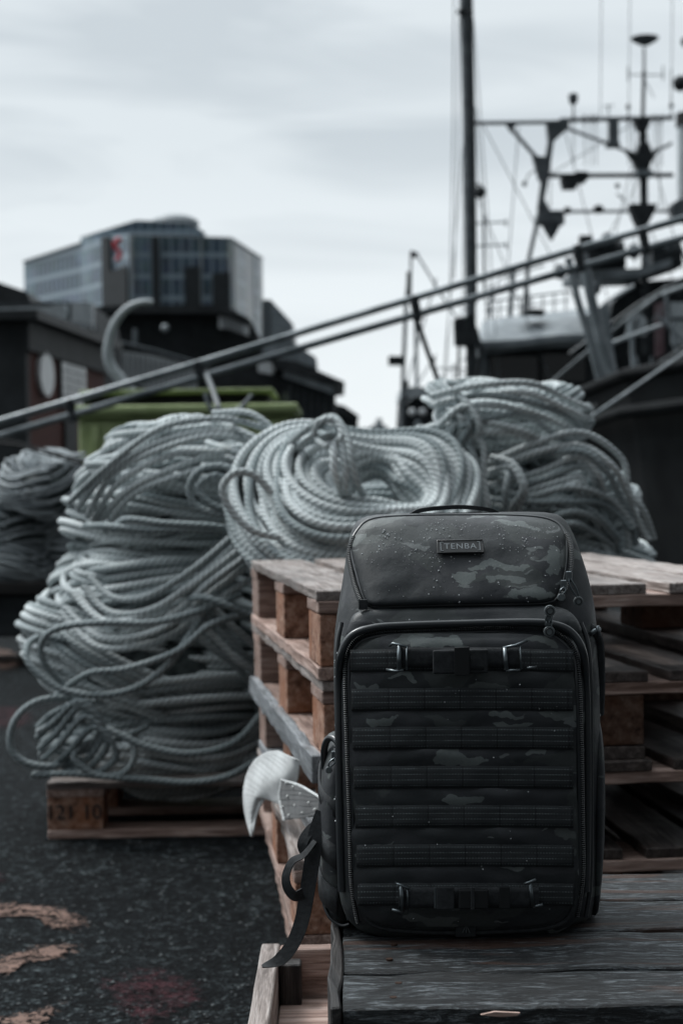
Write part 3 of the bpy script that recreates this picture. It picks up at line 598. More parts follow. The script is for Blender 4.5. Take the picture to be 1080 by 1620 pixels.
# right hand coils
coil('flat rope coil behind the big ring, glimpsed through its open centre', 'rope coil', ctr, zc(615, 812, 4.95), 0.14, 0.12, 0.15, 0.10, 70, (0.12, 0, 0), seed=19, rho=(0.6, 1.02), wander=0.4)
cG = coil('small upright rope hank between the big ring and the right hand hanks', 'rope coil', ctr, zc(712, 764, 4.75), 0.09, 0.09, 0.075, 0.115, 60, (R_(30), R_(28), 0.2), seed=9, tie=[-0.6], pinch=0.3, rho=(0.6, 1.02))
cH = coil('draped rope hank at the right with a bound left end, above the pallet edge', 'rope coil', ctr, zc(865, 795, 4.72), 0.13, 0.11, 0.10, 0.115, 90, (R_(14), R_(3), 0), seed=10, tie=[-2.1], pinch=0.45, pw=0.4, rho=(0.62, 1.02), wander=0.5)
cL = coil('rope coil under the draped hank at the right, strands trailing down to the pallet', 'rope coil', ctr, zc(862, 905, 4.75), 0.18, 0.15, 0.13, 0.125, 70, (R_(4), 0.05, 0.2), seed=12, rho=(0.7, 1.02))
cL2 = coil('rope coil at the bottom right behind the pallet stack', 'rope coil', ctr, (0.62, 4.75, 0.30), 0.19, 0.16, 0.14, 0.145, 50, (0, 0, 0), seed=13, rho=(0.75, 1.0))
cF = coil('topmost rope hank at the right, knotted at its left end, below the wheelhouse', 'rope coil', ctr, zc(803, 664, 4.72), 0.115, 0.08, 0.085, 0.085, 90, (R_(8), R_(2), 0), seed=11, tie=[3.5], pinch=0.4, pw=0.6, rho=(0.6, 1.1), wander=0.75, waves=0.010)
f = 4.50
bundle(cF, [(700, 668, f), (755, 646, f - .05), (830, 650, f - .06), (885, 672, f - .03), (915, 684, f + .02)], 7, 11, seed=3)
bundle(cF, [(706, 640, f - .01), (726, 650, f - .06), (738, 672, f - .07), (728, 700, f - .06), (742, 716, f - .03)], 4, 9, 'knot', 4)
bundle(cF, [(695, 690, f - .01), (712, 672, f - .06), (732, 662, f - .07), (752, 668, f - .05)], 3, 9, 'knot', 5)
bundle(cH, [(782, 770, f), (850, 742, f - .04), (915, 730, f - .05), (950, 750, f - .04), (962, 790, f - .02), (982, 825, f), (998, 866, f + .02)], 7, 10, seed=6)
bundle(cH, [(775, 740, f - .02), (806, 742, f - .07), (820, 772, f - .08), (812, 805, f - .06), (816, 835, f - .02)], 3, 12, 'binding', 7)
bundle(cH, [(765, 800, f), (830, 812, f - .05), (900, 800, f - .06), (950, 812, f - .03), (985, 850, f)], 5, 11, seed=8)
bundle(cG, [(664, 716, f), (700, 704, f - .05), (730, 722, f - .07), (744, 760, f - .07), (738, 800, f - .05), (724, 826, f)], 4, 15, seed=9)

# ------------------------------------------------------------------ blurred coils on the cart at the left
lg = 'dim rope coils stacked on the cart at the far left'
for lab, px, py, d, rx, a, b_, tl, sd_ in [
    ('top coil of the dim stack at the far left, hanging its loops over the front', 70, 768, 8.8, 0.12, 0.12, 0.145, (0.35, 0.0, 0), 31),
    ('dim coil at the left frame edge, below the top coil of the cart', 18, 830, 8.9, 0.12, 0.10, 0.13, (0.1, 0.1, 0), 32),
    ('dim coil nearest the tall heap, right half of the cart load', 122, 812, 9.1, 0.09, 0.08, 0.12, (0.1, -0.3, 0), 33),
    ('lower dim coil on the right half of the cart', 108, 872, 9.0, 0.11, 0.09, 0.10, (0.1, 0.0, 0), 34),
    ('lowest dim coil at the left end of the cart', 20, 895, 8.9, 0.14, 0.10, 0.105, (0.0, 0.0, 0), 35)]:
    coil(lab, 'rope coil', lg, P(px, py, d), rx, rx * 0.9, a, b_, 46, tl, seed=sd_, m='rope_dim', n=5, step=0.05, rho=(0.8, 1.05), r=0.0085, tie=[-2.2], pinch=0.3)
ct = empty('flat_cart', (P(50, 930, 8.95).x, 8.95, 0), (0, 0, 0.05), 'dark flat cart loaded with dim rope coils at the far left', 'cart')
zdk = P(50, 915, 8.95).z
MB().box(-0.95, 0.42, -0.3, 0.3, zdk - 0.07, zdk).build('deck', M['wood_dark'], ct, bevel=0.01)
MB().box(-0.9, 0.40, -0.24, 0.28, 0.14, zdk - 0.075).build('lower_box', M['black_steel'], ct, bevel=0.01)
for x in (-0.36, 0.28):
    for y in (-0.22, 0.22):
        w_ = MB(); w_.tube([(x, y - 0.03, 0.11), (x, y + 0.03, 0.11)], 0.11, 18); w_.build('wheel', M['rubber'], ct, bevel=0.006)
        MB().tube([(x, y, 0.11), (x, y, zdk - 0.07)], 0.02).build('leg', M['black_steel'], ct)
MB().tube(smoothpath([(-0.95, -0.2, zdk), (-1.0, -0.2, zdk + 0.55), (-1.0, 0.2, zdk + 0.55), (-0.95, 0.2, zdk)], 5), 0.014).build('handle', M['black_steel'], ct, smooth=True)
# ------------------------------------------------------------------ the backpack
BY = 1.93
bo = P(738, 1484, BY)
bp = empty('backpack', (bo.x, BY, ZB + 0.001), (0, 0, 0), 'black camouflage backpack wet with raindrops, standing upright on the plank platform', 'backpack')
def B(px, py, y=0.0):
    """point at photo pixel px,py on the vertical plane y metres behind the bag's front, in the bag's own frame"""
    a = CM.translation; v = P(px, py, 1.0) - a; t = (BY + y - a.y) / v.y; q = a + v * t
    return Vector((q.x - bo.x, y, q.z - (ZB + 0.001)))
def camo():
    m = mat('black_camouflage_nylon', (0.02, 0.02, 0.02), 0.62, spec=0.32); t, b = NT(m)
    v = coords(t, (1, 1, 1), rnd=False)
    w = nd(t, 'ShaderNodeTexNoise', i_Scale=22.0, i_Detail=3.0); t.links.new(v, w.inputs[0])
    ad = nd(t, 'ShaderNodeMixRGB', blend_type='LINEAR_LIGHT', i_0=0.022); t.links.new(v, ad.inputs[1]); t.links.new(w.outputs['Color'], ad.inputs[2])
    def layer(sx, sz, sc, off, lo, hi, col, prev, rot=0.0):
        mp_ = nd(t, 'ShaderNodeMapping'); mp_.inputs['Scale'].default_value = (sx, sx, sz); mp_.inputs['Location'].default_value = (off, off * 1.7, off * .3); mp_.inputs['Rotation'].default_value = (0, rot, 0); t.links.new(ad.outputs[0], mp_.inputs[0])
        n_ = nd(t, 'ShaderNodeTexNoise', i_Scale=sc, i_Detail=2.0, i_Roughness=0.4); t.links.new(mp_.outputs[0], n_.inputs[0])
        return mixc(t, ramp(t, n_.outputs[0], [(lo, (0, 0, 0)), (hi, (1, 1, 1))]), prev, col)
    c = layer(1, 2.0, 9, 3.1, 0.50, 0.52, (0.044, 0.047, 0.052), (0.033, 0.037, 0.040))
    c = layer(1, 2.6, 10, 8.4, 0.58, 0.595, (0.058, 0.065, 0.065), c, 0.15)
    c = layer(1, 3.4, 11, 1.7, 0.66, 0.67, (0.115, 0.128, 0.125), c, -0.2)
    c = layer(1, 4.0, 19, 5.2, 0.70, 0.71, (0.15, 0.165, 0.165), c, 0.25)
    s3 = nd(t, 'ShaderNodeSeparateXYZ'); t.links.new(ad.outputs[0], s3.inputs[0]); acc = None
    for (bx_, by_, rx_, ry_) in [(740, 911, 23, 8), (792, 897, 36, 7), (832, 836, 36, 5), (883, 885, 13, 26), (806, 921, 24, 6), (850, 944, 44, 8), (690, 1017, 34, 10), (797, 1126, 17, 5), (722, 1196, 40, 12), (732, 1262, 30, 8), (812, 1141, 32, 5), (868, 1040, 30, 7), (576, 1344, 14, 9), (604, 1141, 30, 8), (840, 1187, 20, 5), (918, 1400, 9, 26), (560, 855, 12, 9), (640, 1075, 22, 4)]:
        q = B(bx_, by_, 0.0); u = mth(t, 'MULTIPLY', mth(t, 'SUBTRACT', s3.outputs[0], q.x), 1399.0 / rx_); w_ = mth(t, 'MULTIPLY', mth(t, 'SUBTRACT', s3.outputs[2], q.z), 1399.0 / ry_)
        e = mth(t, 'SUBTRACT', 1.6, mth(t, 'ADD', mth(t, 'MULTIPLY', u, u), mth(t, 'MULTIPLY', w_, w_))); acc = e if acc is None else mth(t, 'MAXIMUM', acc, e)
    acc = mth(t, 'ADD', acc, mth(t, 'MULTIPLY', mth(t, 'SUBTRACT', tnoise(t, v, 70, 3, 0.6), 0.5), 3.2))
    c = mixc(t, ramp(t, acc, [(0.50, (0, 0, 0)), (0.62, (1, 1, 1))]), c, (0.155, 0.175, 0.172))
    weave = nd(t, 'ShaderNodeTexWave', i_Scale=420.0); weave.bands_direction = 'DIAGONAL'; t.links.new(v, weave.inputs[0])
    fine = tnoise(t, v, 420, 3, 0.7)
    c = mixc(t, mth(t, 'MULTIPLY', fine, 0.45), c, (0.018, 0.020, 0.0215)); t.links.new(c, b.inputs['Base Color'])
    wet = tnoise(t, v, 14, 4, 0.6); t.links.new(ramp(t, wet, [(0.40, (0.38,) * 3), (0.62, (0.66,) * 3)]), b.inputs['Roughness'])
    bump(t, b, tnoise(t, v, 26, 3, 0.5), 0.35, 0.006); bump(t, b, weave.outputs[1], 0.18, 0.0006); bump(t, b, fine, 0.25, 0.0008)
    return m
M['camo'] = camo()
M['strap'] = grime('black_webbing', (0.020, 0.022, 0.024), (0.032, 0.035, 0.038), 120, 0.75, spec=0.25)
M['gloss'] = mat('glossy_coated_piping', (0.022, 0.025, 0.028), 0.30, spec=0.7)
M['metal'] = mat('gunmetal', (0.16, 0.18, 0.19), 0.32, 0.9)
M['puck'] = mat('grey_rubber_pull', (0.10, 0.115, 0.12), 0.45)
M['plast'] = mat('black_plastic', (0.010, 0.011, 0.012), 0.35, spec=0.45)
def webbing():
    m = mat('stitched_black_webbing', (0.01, 0.01, 0.011), 0.7, spec=0.25); t, b = NT(m)
    uv = nd(t, 'ShaderNodeUVMap', uv_map='strip'); s = nd(t, 'ShaderNodeSeparateXYZ'); t.links.new(uv.outputs[0], s.inputs[0])
    # u = metres along, v = 0..1 across: four dashed rows of stitching
    vv = mth(t, 'FRACT', mth(t, 'ADD', mth(t, 'MULTIPLY', s.outputs[1], 4.0), 0.0)); line = mth(t, 'LESS_THAN', mth(t, 'ABSOLUTE', mth(t, 'SUBTRACT', vv, 0.5)), 0.085)
    dash = mth(t, 'LESS_THAN', mth(t, 'FRACT', mth(t, 'MULTIPLY', s.outputs[0], 300.0)), 0.62)
    rib = mth(t, 'SINE', mth(t, 'MULTIPLY', s.outputs[1], 120.0)); rib2 = mth(t, 'SINE', mth(t, 'MULTIPLY', s.outputs[0], 5200.0))
    n_ = tnoise(t, coords(t, rnd=False), 60, 3, 0.6)
    tack = mth(t, 'LESS_THAN', mth(t, 'FRACT', mth(t, 'MULTIPLY', s.outputs[0], 1 / 0.0405)), 0.05)
    f = mth(t, 'MULTIPLY', mth(t, 'MULTIPLY', line, dash), ramp(t, n_, [(0.38, (0.25,) * 3), (0.6, (1, 1, 1))]))
    c = mixc(t, f, (0.028, 0.0315, 0.034), (0.13, 0.15, 0.155)); c = mixc(t, mth(t, 'MULTIPLY', tack, 0.45), c, (0.004, 0.004, 0.0045))
    t.links.new(c, b.inputs['Base Color']); bump(t, b, rib, 0.4, 0.0006); bump(t, b, mth(t, 'SUBTRACT', f, tack), 0.3, 0.0007); bump(t, b, n_, 0.4, 0.003); return m
M['web'] = webbing()
def ziptape():
    m = mat('zip_teeth', (0.02, 0.022, 0.024), 0.4, spec=0.5); t, b = NT(m)
    uv = nd(t, 'ShaderNodeUVMap', uv_map='rope'); s = nd(t, 'ShaderNodeSeparateXYZ'); t.links.new(uv.outputs[0], s.inputs[0])
    w = mth(t, 'SINE', mth(t, 'MULTIPLY', s.outputs[1], 2600.0)); bump(t, b, w, 1.0, 0.002)
    t.links.new(mixc(t, mth(t, 'ADD', mth(t, 'MULTIPLY', w, 0.5), 0.5), (0.005, 0.005, 0.006), (0.075, 0.085, 0.09)), b.inputs['Base Color']); return m
M['zip'] = ziptape()
def path3(name, pts, r, m, parent, n=8, k=8, closed=False):
    q = smoothpath(pts, k, closed); return rope_mesh(name, [np.array([tuple(p) for p in q])], r, m, parent, n, closed)
# main compartment: stacked rounded sections
def shell(name, levels, m, parent, nseg=64, e=4.5, sub=1, wob=0.0015, seed=0):
    vs, fs = [], []
    for (py, xl, xr, yf, yb) in levels:
        ym = (yf + yb) / 2; a = B(xl, py, ym); c = B(xr, py, ym); z = B(738, py, yf).z
        cx, hx, hy = (a.x + c.x) / 2, (c.x - a.x) / 2, (yb - yf) / 2
        for j in range(nseg):
            q = 2 * math.pi * j / nseg; cs, sn = math.cos(q), math.sin(q); k = (abs(cs) ** e + abs(sn) ** e) ** (-1 / e)
            x, y = cx + hx * cs * k, ym + hy * sn * k
            w_ = noise.noise(Vector((x * 14, y * 14, z * 14 + seed))) * wob * 2
            vs.append((x + w_ * cs, y + w_ * sn, max(z, 0.0)))
    L = len(levels)
    for i in range(L - 1):
        for j in range(nseg): fs.append((i * nseg + j, i * nseg + (j + 1) % nseg, (i + 1) * nseg + (j + 1) % nseg, (i + 1) * nseg + j))
    fs.append(tuple(range(nseg - 1, -1, -1))); fs.append(tuple((L - 1) * nseg + j for j in range(nseg)))
    o = mesh(name, vs, fs, m, parent, True)
    if sub: s_ = o.modifiers.new('sub', 'SUBSURF'); s_.levels = s_.render_levels = sub
    return o
main = shell('main_compartment', [(1496, 585, 900, .05, .18), (1494, 566, 915, .035, .195), (1480, 550, 926, .022, .205), (1450, 541, 934, .014, .21), (1380, 536, 938, .012, .213), (1300, 533, 940, .012, .215),
    (1200, 531, 940, .012, .215), (1100, 529, 940, .012, .215), (1040, 529, 939, .013, .215), (1005, 531, 938, .018, .214), (975, 535, 934, .026, .213), (945, 539, 929, .038, .212), (905, 544, 921, .056, .208),
    (865, 549, 910, .075, .203), (840, 555, 902, .088, .199), (824, 563, 892, .098, .193), (815, 578, 880, .108, .187), (811, 610, 850, .12, .175)], M['camo'], bp)
# lid panel: outline in photo pixels laid on the sloping front of the lid
def lidy(px, py): 
    t = max(0.0, min(1.0, (957 - py) / 145.0)); return 0.016 + 0.062 * t + 0.022 * t ** 4 + 0.010 * abs((px - 728) / 170) ** 4
def pillow(name, outline, yfun, th, m, parent, rings=16, pw=5.0, k=6, wrinkle=0.0012, seed=0):
    o = smoothpath([Vector((a, b_, 0)) for a, b_ in outline], k, True); c = sum(o, Vector()) / len(o); vs, fs = [], []; n_ = len(o)
    fr = [1.0, 1.0] + [1 - 0.5 * (i / (rings * 0.5)) ** 1.5 * 0.5 for i in range(1, rings // 2 + 1)] + [0.75 * (1 - i / (rings // 2)) for i in range(1, rings // 2)]
    for i, f_ in enumerate(fr):
        h = th * max(0.0, (1 - f_ ** (pw * 2))) ** 0.5 if i > 1 else (0 if i == 1 else -0.012)
        for p in o:
            q = c + (p - c) * f_; w_ = noise.noise(Vector((q.x * .018, q.y * .03, seed))) * wrinkle * 2 * (1 if i > 1 else 0)
            vs.append(B(q.x, q.y, yfun(q.x, q.y) - h + w_))
    L = len(fr); vs.append(B(c.x, c.y, yfun(c.x, c.y) - th))
    for i in range(L - 1):
        for j in range(n_): fs.append((i * n_ + j, (i + 1) * n_ + j, (i + 1) * n_ + (j + 1) % n_, i * n_ + (j + 1) % n_))
    for j in range(n_): fs.append(((L - 1) * n_ + j, L * n_, (L - 1) * n_ + (j + 1) % n_))
    return mesh(name, vs, [f_[::-1] for f_ in fs], m, parent, True)
lido = [(555, 866), (566, 838), (590, 821), (650, 816), (735, 815), (820, 816), (868, 822), (890, 838), (896, 866), (893, 905), (884, 938), (868, 953), (800, 956), (720, 957), (640, 959), (592, 960), (577, 950), (565, 912)]
lid = pillow('lid', lido, lidy, 0.014, M['camo'], bp, seed=3)
path3('lid_piping', [B(a, b_, lidy(a, b_) - 0.001) for a, b_ in lido], 0.0021, M['gloss'], lid, k=6, closed=True)
# roll between lid and front compartment
def rolly(px, py): return 0.004 + 0.03 * max(0, (975 - py) / 30) ** 2
pillow('collar_roll', [(553, 985), (566, 968), (610, 961), (720, 959), (820, 957), (868, 958), (898, 966), (915, 985), (915, 1004), (860, 1004), (735, 1006), (620, 1006), (553, 1008)], lambda x, y: 0.012 + 0.0004 * max(0, 985 - y), 0.014, M['camo'], bp, seed=5, pw=3)
# front compartment: superellipse block with a bulged face
def sup(px, py, cx=731.0, cy=1234.0, hx=197.0, hy=252.0, e=6.0):
    return (abs((px - cx) / hx) ** e + abs((py - cy) / hy) ** e) ** (1 / e)
def fronty(px, py):
    f_ = min(1.0, sup(px, py)); return -0.016 - 0.008 * (1 - ((px - 731) / 200) ** 2) + 0.010 * f_ ** 14
def sblock(name, cx, cy, hx, hy, e, yfun, depth, m, parent, rings=26, nseg=120):
    vs, fs = [], []; fr = [1.0, 1.0] + [1 - (i / rings) ** 1.6 for i in range(1, rings)]
    for i, f_ in enumerate(fr):
        for j in range(nseg):
            q = 2 * math.pi * j / nseg; cs, sn = math.cos(q), math.sin(q); k = (abs(cs) ** e + abs(sn) ** e) ** (-1 / e) * f_
            px, py = cx + hx * cs * k, cy + hy * sn * k
            y = depth if i == 0 else yfun(px, py); vs.append(B(px, py, y))
    L = len(fr); vs.append(B(cx, cy, yfun(cx, cy)))
    for i in range(L - 1):
        for j in range(nseg): fs.append((i * nseg + j, (i + 1) * nseg + j, (i + 1) * nseg + (j + 1) % nseg, i * nseg + (j + 1) % nseg))
    for j in range(nseg): fs.append(((L - 1) * nseg + j, L * nseg, (L - 1) * nseg + (j + 1) % nseg))
    return mesh(name, vs, fs, m, parent, True)
def comp_y(px, py):
    f_ = min(1.0, sup(px, py, 731, 1236, 198, 247, 6.5)); return -0.012 + 0.022 * f_ ** 22 + 0.0015 * noise.noise(Vector((px * .03, py * .03, 2)))
comp = sblock('front_compartment', 731, 1236, 198, 247, 6.5, comp_y, 0.05, M['camo'], bp)
ROWS = [1044, 1106, 1167, 1229, 1291, 1353, 1414]
def pan_y(px, py):
    f_ = min(1.0, sup(px, py, 731, 1234, 180, 232, 6.0)); u = (px - 731) / 180
    puff = 0.0018 * math.cos((py - 1044) / 61.7 * 2 * math.pi) if 1010 < py < 1445 else 0.0
    return -0.013 - 0.012 * (1 - u * u) * (1 - f_ ** 6) - 0.006 * (1 - f_ ** 10) + puff * (1 - f_ ** 8) + 0.0022 * noise.noise(Vector((px * .022, py * .045, 7)))
pan = sblock('front_panel', 731, 1234, 180, 232, 6.0, pan_y, 0.0, M['camo'], bp, rings=60, nseg=160)
path3('glossy_piping', [B(a, b_, -0.0075 if b_ < 1040 else comp_y(a, b_) - 0.003) for a, b_ in [(541, 1470 - 60), (538, 1320), (536, 1180), (536, 1080), (540, 1035), (556, 1006), (590, 993), (640, 989), (735, 986), (830, 984), (872, 987), (902, 1000), (921, 1030), (926, 1080), (928, 1180), (928, 1320), (926, 1410)]], 0.0046, M['gloss'], comp, n=10)
zp = [(566, 1460), (556, 1400), (553, 1300), (549, 1180), (546, 1080), (549, 1035), (566, 1010), (600, 1000), (660, 997), (735, 995), (820, 993), (866, 997), (893, 1010), (911, 1036), (916, 1080), (919, 1180), (921, 1300), (921, 1390), (912, 1450)]
path3('front_zip', [B(a, b_, comp_y(a, b_) - 0.0035) for a, b_ in zp], 0.0026, M['zip'], comp, n=8, k=10)
path3('zip_tape', [B(a + (731 - a) * 0.028, b_ + (1236 - b_) * 0.026, comp_y(a, b_) - 0.002) for a, b_ in zp], 0.0036, M['gloss'], comp, n=8, k=8)
path3('bottom_piping', [B(a, b_, -0.006) for a, b_ in [(568, 1400), (573, 1440), (592, 1464), (640, 1473), (735, 1476), (830, 1472), (880, 1464), (902, 1445), (908, 1400)]], 0.0026, M['strap'], comp)
# webbing rows
def strip(name, x0, x1, yc, h, m, parent, off=0.0022, th=0.0016, nx=90, tack=0.0405, bow=1.5, wav=True, yf=None):
    yf = yf or pan_y; vs, fs, uvs = [], [], []; ny = 5; 
    for i in range(nx + 1):
        px = x0 + (x1 - x0) * i / nx; sag = bow * (1 - ((px - 731) / 175) ** 2) * -1 + bow
        u = (px - x0) / 1399.0; ft = (u / tack) % 1.0; dip = 0.0004 * math.exp(-(min(ft, 1 - ft) / 0.07) ** 2) if wav else 0
        for j in range(ny):
            t = j / (ny - 1); py = yc - h / 2 + h * t + sag
            y = yf(px, yc + sag + (t - 0.5) * h * 0.5) - off - 0.001 * math.sin(t * math.pi) + dip
            vs.append(B(px, py, y)); uvs.append((u, t))
    for i in range(nx):
        for j in range(ny - 1): fs.append((i * ny + j, i * ny + j + 1, (i + 1) * ny + j + 1, (i + 1) * ny + j))
    o = mesh(name, vs, fs, m, parent, True); uv = o.data.uv_layers.new(name='strip')
    for l in o.data.loops: uv.data[l.index].uv = uvs[l.vertex_index]
    s_ = o.modifiers.new('solid', 'SOLIDIFY'); s_.thickness = th; s_.offset = 0; return o
for i, y in enumerate(ROWS):
    sl = -2 + i * 0.0
    strip('webbing_row', 554 + i * 2.0, 906 if i < 5 else 907, y, 35, M['web'], pan)
def slab(name, x0, x1, y0, y1, m, parent, off, th=0.003, skew=0, bevel=0.0008, yf=None):
    yf = yf or pan_y; c = [(x0, y0), (x1, y0 + skew), (x1, y1 + skew), (x0, y1)]; yb = min(yf(a, b_) for a, b_ in c) - off
    a = [B(p, q, yb) for p, q in c]; v = [p - Vector((0, th, 0)) for p in a] + a
    return MB().add(v, [(0, 3, 2, 1)[::-1], (4, 5, 6, 7)[::-1], (0, 1, 5, 4)[::-1], (1, 2, 6, 5)[::-1], (2, 3, 7, 6)[::-1], (3, 0, 4, 7)[::-1]]).build(name, m, parent, bevel=bevel)
def wire(name, pts, r, m, parent, off=0.01):
    return path3(name, [B(a, b_, pan_y(a, b_) - off - (c_ if len(q) > 2 else 0)) for q in pts for a, b_, c_ in [(q + (0,))[:3]]], r, m, parent, n=8, k=4)
# upper accessory strap with its bow-shaped keeper and two hooks
st = strip('accessory_strap', 628, 822, 1040, 31, M['strap'], pan, off=0.0075, wav=False, bow=-0.5)
kp = slab('strap_keeper', 684, 771, 1028, 1066, M['strap'], st, 0.010, 0.006, -2, 0.002)
slab('keeper_band', 718, 742, 1024, 1069, M['plast'], kp, 0.017, 0.002, -1)
strip('folded_end', 688, 716, 1046, 30, M['strap'], kp, off=0.018, nx=8, wav=False, bow=0); strip('folded_end', 744, 768, 1045, 30, M['strap'], kp, off=0.018, nx=8, wav=False, bow=0)
def hook(parts):
    h = MB(); 
    for pts, r in parts: h.tube([B(a, b_, pan_y(a, b_) - o_) for a, b_, o_ in pts], r, 8)
    return h.build('strap_hook', M['metal'], pan, smooth=True)
hook([([(616, 1022, .008), (621, 1018, .013), (643, 1023, .013)], .0017), ([(631, 1020, .012), (631, 1059, .012)], .0028), ([(611, 1059, .010), (625, 1062, .013), (638, 1060, .012)], .0016), ([(643, 1023, .013), (643, 1060, .012)], .0012)])
hook([([(795, 1025, .012), (815, 1021, .013), (833, 1013, .013)], .0017), ([(798, 1025, .012), (800, 1060, .012)], .0026), ([(800, 1061, .012), (822, 1060, .012)], .0014), ([(822, 1018, .012), (824, 1059, .012)], .0012), ([(833, 1057, .010), (848, 1055, .010)], .0014)])
# lower accessory strap
s2 = strip('accessory_strap', 630, 852, 1420, 33, M['strap'], pan, off=0.0085, wav=False, bow=0)
bk = slab('side_release_buckle', 724, 772, 1405, 1437, M['plast'], s2, 0.011, 0.006, 0, 0.002)
slab('buckle_ridge', 744, 750, 1403, 1439, M['strap'], bk, 0.017, 0.002, 0); slab('keeper_band', 686, 690, 1404, 1437, M['metal'], s2, 0.011, 0.001); slab('keeper_band', 690, 718, 1403, 1438, M['strap'], s2, 0.011, 0.003)
slab('keeper_band', 789, 806, 1402, 1437, M['plast'], s2, 0.011, 0.003)
hook([([(625, 1397, .009), (630, 1399, .013), (648, 1406, .013)], .0017), ([(634, 1401, .012), (637, 1441, .012)], .0024), ([(620, 1439, .011), (636, 1443, .012)], .0018), ([(644, 1406, .012), (645, 1440, .011)], .0012)])
hook([([(829, 1398, .012), (836, 1396, .013), (847, 1391, .013)], .0017), ([(838, 1397, .012), (842, 1434, .012)], .0022), ([(842, 1435, .011), (858, 1431, .012)], .0018)])
# zip pulls with round grey tags
def pull(slx, sly, tx, ty, yf, parent=bp, ring=True, r=0.0062):
    z = MB().add(*box(-0.0035, 0.0035, -0.003, 0.003, -0.006, 0.006)).build('zip_slider', M['metal'], parent, bevel=0.0012); a = B(slx, sly, yf - 0.006); z.location = a
    c = B(tx, ty, yf - 0.010)
    path3('pull_cord', [a + Vector((0, -.003, -.002)), a.lerp(c, 0.4) + Vector((-.003, -.003, 0)), c + Vector((0, 0, .003)), a.lerp(c, 0.5) + Vector((.003, -.003, 0)), a + Vector((0.001, -.004, -.002))], 0.0011, M['metal'], parent, n=6)
    w_ = MB().tube([c + Vector((0, .0022, 0)), c + Vector((0, -.0022, 0))], r, 24).build('zip_pull', M['puck'], parent, bevel=0.0009, smooth=False)
    if ring:
        w2 = MB().add(*tube_raw([c + Vector((math.cos(q) * r * .62, -.0024, math.sin(q) * r * .62)) for q in np.linspace(0, 2 * math.pi, 20, endpoint=False)], 0.0006, 6, True)).build('pull_rim', M['plast'], w_, smooth=True)
    return w_
pull(868, 975, 868, 999, -0.010); pull(866, 982, 869, 966, -0.012)
pull(891, 926, 887, 945, 0.012, ring=False, r=0.0045); pull(899, 912, 914, 951, 0.016, r=0.0055)
path3('lid_zip', [B(a, b_, y_) for a, b_, y_ in [(560, 850, .075), (552, 876, .064), (556, 905, .050), (563, 932, .034), (573, 957, .018)]], 0.0034, M['zip'], bp, k=10)
path3('lid_zip', [B(a, b_, y_) for a, b_, y_ in [(896, 845, .078), (903, 872, .062), (901, 905, .046), (893, 930, .030), (884, 950, .020)]], 0.0034, M['zip'], bp, k=10)
slab('zip_end_tab', 567, 581, 948, 964, M['strap'], bp, 0.0, 0.006, yf=lambda a, b_: 0.016)
# name badge on the lid
bc = B(727.5, 865.5, lidy(727, 865) - 0.0185); a1, a2 = B(690, 854, lidy(690, 854)), B(765, 878, lidy(765, 878)); hw = (a2.x - a1.x) / 2; slope = math.atan2(lidy(727, 840) - lidy(727, 890), B(727, 840, .05).z - B(727, 890, .05).z)
bd = MB().box(-hw, hw, -0.0012, 0.0012, -0.0098, 0.0098).build('name_badge', M['plast'], bp, bevel=0.001); bd.location = bc; bd.rotation_euler = (-slope, 0, 0)
M['badge'] = mat('grey_badge_print', (0.20, 0.22, 0.235), 0.4)
text('badge_lettering', 'TENBA', 0.0112, M['badge'], bd, (0, -0.0013, 0), (R_(90), 0, 0), 0.0003, 1.12)
rim = MB()
for s_ in (-1, 1):
    rim.box(s_ * 0.0225 - .0004, s_ * 0.0225 + .0004, -.0018, -.0010, -.0062, .0062)
    for z_ in (-.0062, .0058): rim.box(min(s_ * 0.0225, s_ * 0.0195), max(s_ * 0.0225, s_ * 0.0195), -.0018, -.0010, z_, z_ + .0006)
rim.build('badge_brackets', M['badge'], bd)
fr_ = MB()
fr_.add(*tube_raw([Vector((x * (hw - .001), -.0014, z * .0088)) for x, z in ((-1, -1), (1, -1), (1, 1), (-1, 1))], 0.0009, 6, True)); fr_.build('badge_rim', M['plast'], bd, smooth=True)
# small emblem on the bottom hem
em = slab('hem_tag', 720, 752, 1462, 1482, M['strap'], bp, 0.0, 0.0015, yf=lambda a, b_: -0.0085)
e_ = MB()
for dx in (-6, 0, 6): e_.tube([B(737, 1463, -.0108), B(737 + dx, 1476, -.0108)], 0.00045, 6)
e_.build('emblem', M['puck'], em)
# carry handle
h_ = []
for a, b_ in [(648, 815), (662, 808), (690, 804), (730, 802), (770, 806), (785, 812), (790, 816)]: h_.append(B(a, b_, 0.15))
q = smoothpath(h_, 6); vs, fs = [], []
for p in q:
    for (dy, dz) in ((-.016, -.0025), (.016, -.0025), (.016, .0025), (-.016, .0025)): vs.append(p + Vector((0, dy, dz)))
for i in range(len(q) - 1):
    for j in range(4): fs.append((i * 4 + j, i * 4 + (j + 1) % 4, i * 4 + 4 + (j + 1) % 4, i * 4 + 4 + j))
mesh('carry_handle', vs, [f_[::-1] for f_ in fs] + [(0, 1, 2, 3), tuple(len(vs) - 1 - i for i in range(4))], M['strap'], bp)
